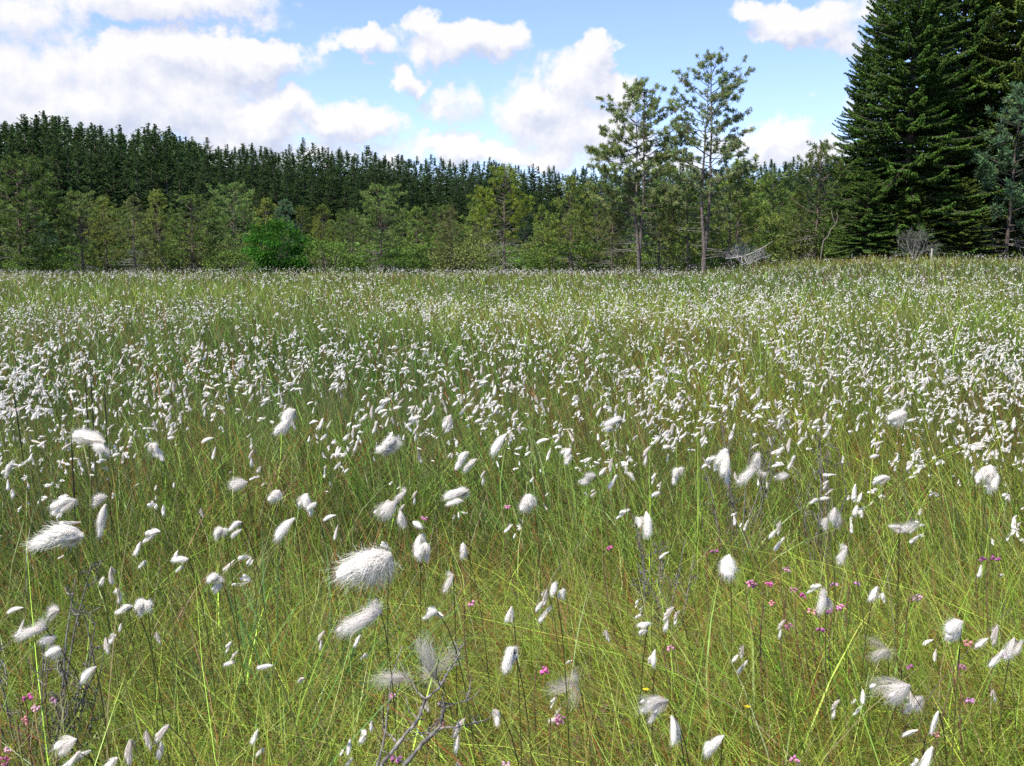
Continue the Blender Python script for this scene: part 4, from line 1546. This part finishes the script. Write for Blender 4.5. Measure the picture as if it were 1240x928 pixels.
# little pale post
mb = MB()
zz = np.array([-.2, .0, .40, .56, .59, .592])
rr = np.array([.038, .036, .035, .034, .026, .003])
tube(mb, np.stack([.03 * zz, 0 * zz, zz], 1), rr, (.36, .34, .29), 8)
b = base_at(1124, 41.0)
o = link('wooden_post', mb.mesh('wooden_post', M_BARK, True), None, b)
tag(o, 'short pale weathered wooden post in front of the big spruces', 'post')

# ------------------------------------------------------------------ sky
SUN_AZ, SUN_EL = math.radians(-138), math.radians(56)       # azimuth from +Y towards +X
sun_dir = Vector((math.sin(SUN_AZ) * math.cos(SUN_EL), math.cos(SUN_AZ) * math.cos(SUN_EL), math.sin(SUN_EL)))
sl = bpy.data.lights.new('sun', 'SUN')
sl.energy = 4.8
sl.angle = math.radians(.55)
sl.color = (1.0, .955, .88)
so = bpy.data.objects.new('sun', sl)
COL.objects.link(so)
so.location = (0, 0, 30)
so.rotation_euler = sun_dir.to_track_quat('Z', 'Y').to_euler()

CLOUDS = [  # photo pixels: centre, half width, half height, weight
    (20, 15, 70, 34, .7), (190, -4, 160, 30, .8), (290, 8, 60, 20, .6), (225, 64, 150, 30, 1.1), (325, 60, 60, 18, .9), (180, 92, 160, 50, .95), (20, 100, 110, 66, .9), (125, 120, 110, 50, 1.1), (215, 128, 95, 44, 1.2),
    (300, 150, 90, 34, 1.1), (360, 128, 50, 30, 1.0), (430, 152, 62, 30, 1.0), (250, 190, 260, 28, .7), (60, 165, 120, 34, .85), (545, 182, 80, 24, .95), (650, 192, 100, 22, .8),
    (448, 48, 58, 22, 1.0), (420, 52, 40, 12, .7), (572, 50, 76, 34, 1.1), (530, 32, 44, 20, .9), (495, 92, 27, 22, .95), (545, 130, 45, 28, .55),
    (722, 66, 34, 40, 1.15), (690, 92, 52, 42, .95), (742, 108, 44, 30, 1.1), (660, 140, 70, 54, .75), (648, 130, 36, 24, .95), (720, 160, 90, 40, .75),
    (965, 32, 62, 26, 1.05), (925, 12, 50, 18, .9), (1030, 12, 60, 24, .6), (1000, 45, 40, 24, .8), (935, 172, 52, 26, 1.0), (960, 190, 70, 20, .8), (890, 182, 40, 18, .6), (1040, 120, 40, 20, .3), (800, 195, 120, 24, .6),
    (-150, 90, 160, 110, 1.0), (1400, 60, 150, 70, .9), (1350, 190, 200, 40, .9), (400, -260, 260, 60, .9), (1000, -330, 240, 60, .8), (-100, -240, 200, 70, .9), (700, -90, 120, 20, .5),
]


def azel(px, py):
    d = unit(ray(px, py))
    return math.atan2(d[0], d[1]), math.asin(d[2])


def make_world():
    w = bpy.data.worlds.new('World')
    scene.world = w
    w.use_nodes = True
    g = bpy.data.node_groups.new('cloud_density', 'ShaderNodeTree')
    g.interface.new_socket('AzEl', in_out='INPUT', socket_type='NodeSocketVector')
    g.interface.new_socket('Density', in_out='OUTPUT', socket_type='NodeSocketFloat')
    N, Lk = g.nodes.new, g.links.new
    gi, go = N('NodeGroupInput'), N('NodeGroupOutput')

    def math_(op, a, b=None, c=None):
        n = N('ShaderNodeMath')
        n.operation = op
        for i, v in enumerate((a, b, c)):
            if v is None:
                continue
            if isinstance(v, (int, float)):
                n.inputs[i].default_value = v
            else:
                Lk(v, n.inputs[i])
        return n.outputs[0]

    def vmath(op, a, b=None, out=0):
        n = N('ShaderNodeVectorMath')
        n.operation = op
        for i, v in enumerate((a, b)):
            if v is None:
                continue
            if isinstance(v, tuple):
                n.inputs[i].default_value = v
            else:
                Lk(v, n.inputs[i])
        return n.outputs[out]

    def noise(vec, scale, detail, out):
        n = N('ShaderNodeTexNoise')
        n.inputs['Scale'].default_value = scale
        n.inputs['Detail'].default_value = detail
        n.inputs['Roughness'].default_value = .58
        Lk(vec, n.inputs['Vector'])
        return n.outputs[out]
    v = gi.outputs[0]
    w1 = vmath('MULTIPLY', vmath('SUBTRACT', noise(v, 13, 3, 'Color'), (.5, .5, .5)), (.075, .055, 0))
    w2 = vmath('MULTIPLY', vmath('SUBTRACT', noise(v, 48, 4, 'Color'), (.5, .5, .5)), (.032, .030, 0))
    w3 = vmath('MULTIPLY', vmath('SUBTRACT', noise(v, 120, 3, 'Color'), (.5, .5, .5)), (.011, .011, 0))
    p = vmath('ADD', v, vmath('ADD', vmath('ADD', w1, w2), w3))
    acc = None
    for (px, py, rx, ry, s) in CLOUDS:
        a, e = azel(px, py)
        q = vmath('MULTIPLY', vmath('SUBTRACT', p, (a, e, 0)), (F / rx / 1.06, F / ry / 1.06, 0))
        d2 = vmath('DOT_PRODUCT', q, q, 1)
        val = math_('MULTIPLY', math_('SUBTRACT', 1.0, d2), s)
        acc = val if acc is None else math_('SMOOTH_MAX', acc, val, .25)
    n3 = math_('MULTIPLY', math_('SUBTRACT', noise(v, 38, 8, 0), .5), 1.35)
    n4 = math_('MULTIPLY', math_('SUBTRACT', noise(v, 9, 3, 0), .5), .55)
    acc = math_('MAXIMUM', acc, -1.0)
    Lk(math_('ADD', math_('ADD', acc, n3), n4), go.inputs[0])

    nt = w.node_tree
    nt.nodes.clear()
    N, Lk = nt.nodes.new, nt.links.new
    out = N('ShaderNodeOutputWorld')
    bg = N('ShaderNodeBackground')
    bg.inputs['Strength'].default_value = .15
    sky = N('ShaderNodeTexSky')
    sky.sky_type = 'NISHITA'
    sky.sun_disc = False
    sky.sun_elevation = SUN_EL
    sky.sun_rotation = SUN_AZ
    sky.altitude = 900
    sky.air_density = 1.0
    sky.dust_density = .6
    sky.ozone_density = 2.5
    tc = N('ShaderNodeTexCoord')
    sp = N('ShaderNodeSeparateXYZ')
    Lk(tc.outputs['Generated'], sp.inputs[0])
    az = math_('ARCTAN2', sp.outputs[0], sp.outputs[1])
    el = math_('ARCSINE', sp.outputs[2])
    cb = N('ShaderNodeCombineXYZ')
    Lk(az, cb.inputs[0])
    Lk(el, cb.inputs[1])
    dens = []
    for off in ((0, 0, 0), (-.006, .016, 0)):
        gn = N('ShaderNodeGroup')
        gn.node_tree = g
        Lk(vmath('ADD', cb.outputs[0], off), gn.inputs[0])
        dens.append(gn.outputs[0])
    mr = N('ShaderNodeMapRange')
    mr.interpolation_type = 'SMOOTHSTEP'
    mr.inputs[1].default_value = .02
    mr.inputs[2].default_value = .60
    Lk(dens[0], mr.inputs[0])
    cov = mr.outputs[0]
    lit = N('ShaderNodeMapRange')
    lit.inputs[1].default_value = -.60
    lit.inputs[2].default_value = .30
    Lk(math_('SUBTRACT', dens[0], dens[1]), lit.inputs[0])
    mc = N('ShaderNodeMix')
    mc.data_type = 'RGBA'
    mc.inputs[6].default_value = (2.45, 2.66, 3.28, 1)
    mc.inputs[7].default_value = (3.9, 3.85, 3.9, 1)
    Lk(lit.outputs[0], mc.inputs[0])
    tint = N('ShaderNodeMix')
    tint.data_type = 'RGBA'
    tint.blend_type = 'MULTIPLY'
    tint.inputs[0].default_value = 1
    tint.inputs[7].default_value = (.82, .79, .98, 1)
    Lk(sky.outputs[0], tint.inputs[6])
    mx = N('ShaderNodeMix')
    mx.data_type = 'RGBA'
    Lk(math_('MULTIPLY', cov, .96), mx.inputs[0])
    Lk(tint.outputs[2], mx.inputs[6])
    Lk(mc.outputs[2], mx.inputs[7])
    Lk(mx.outputs[2], bg.inputs[0])
    Lk(bg.outputs[0], out.inputs[0])


make_world()

# ------------------------------------------------------------------ render settings
vs = scene.view_settings
scene.display_settings.display_device = 'sRGB'
vs.view_transform = 'Standard'
vs.look = 'None'
vs.exposure = 0.8
vs.gamma = 1.0
scene.cycles.max_bounces = 4
scene.cycles.diffuse_bounces = 3
scene.cycles.transmission_bounces = 4
scene.cycles.transparent_max_bounces = 4
scene.cycles.use_denoising = False
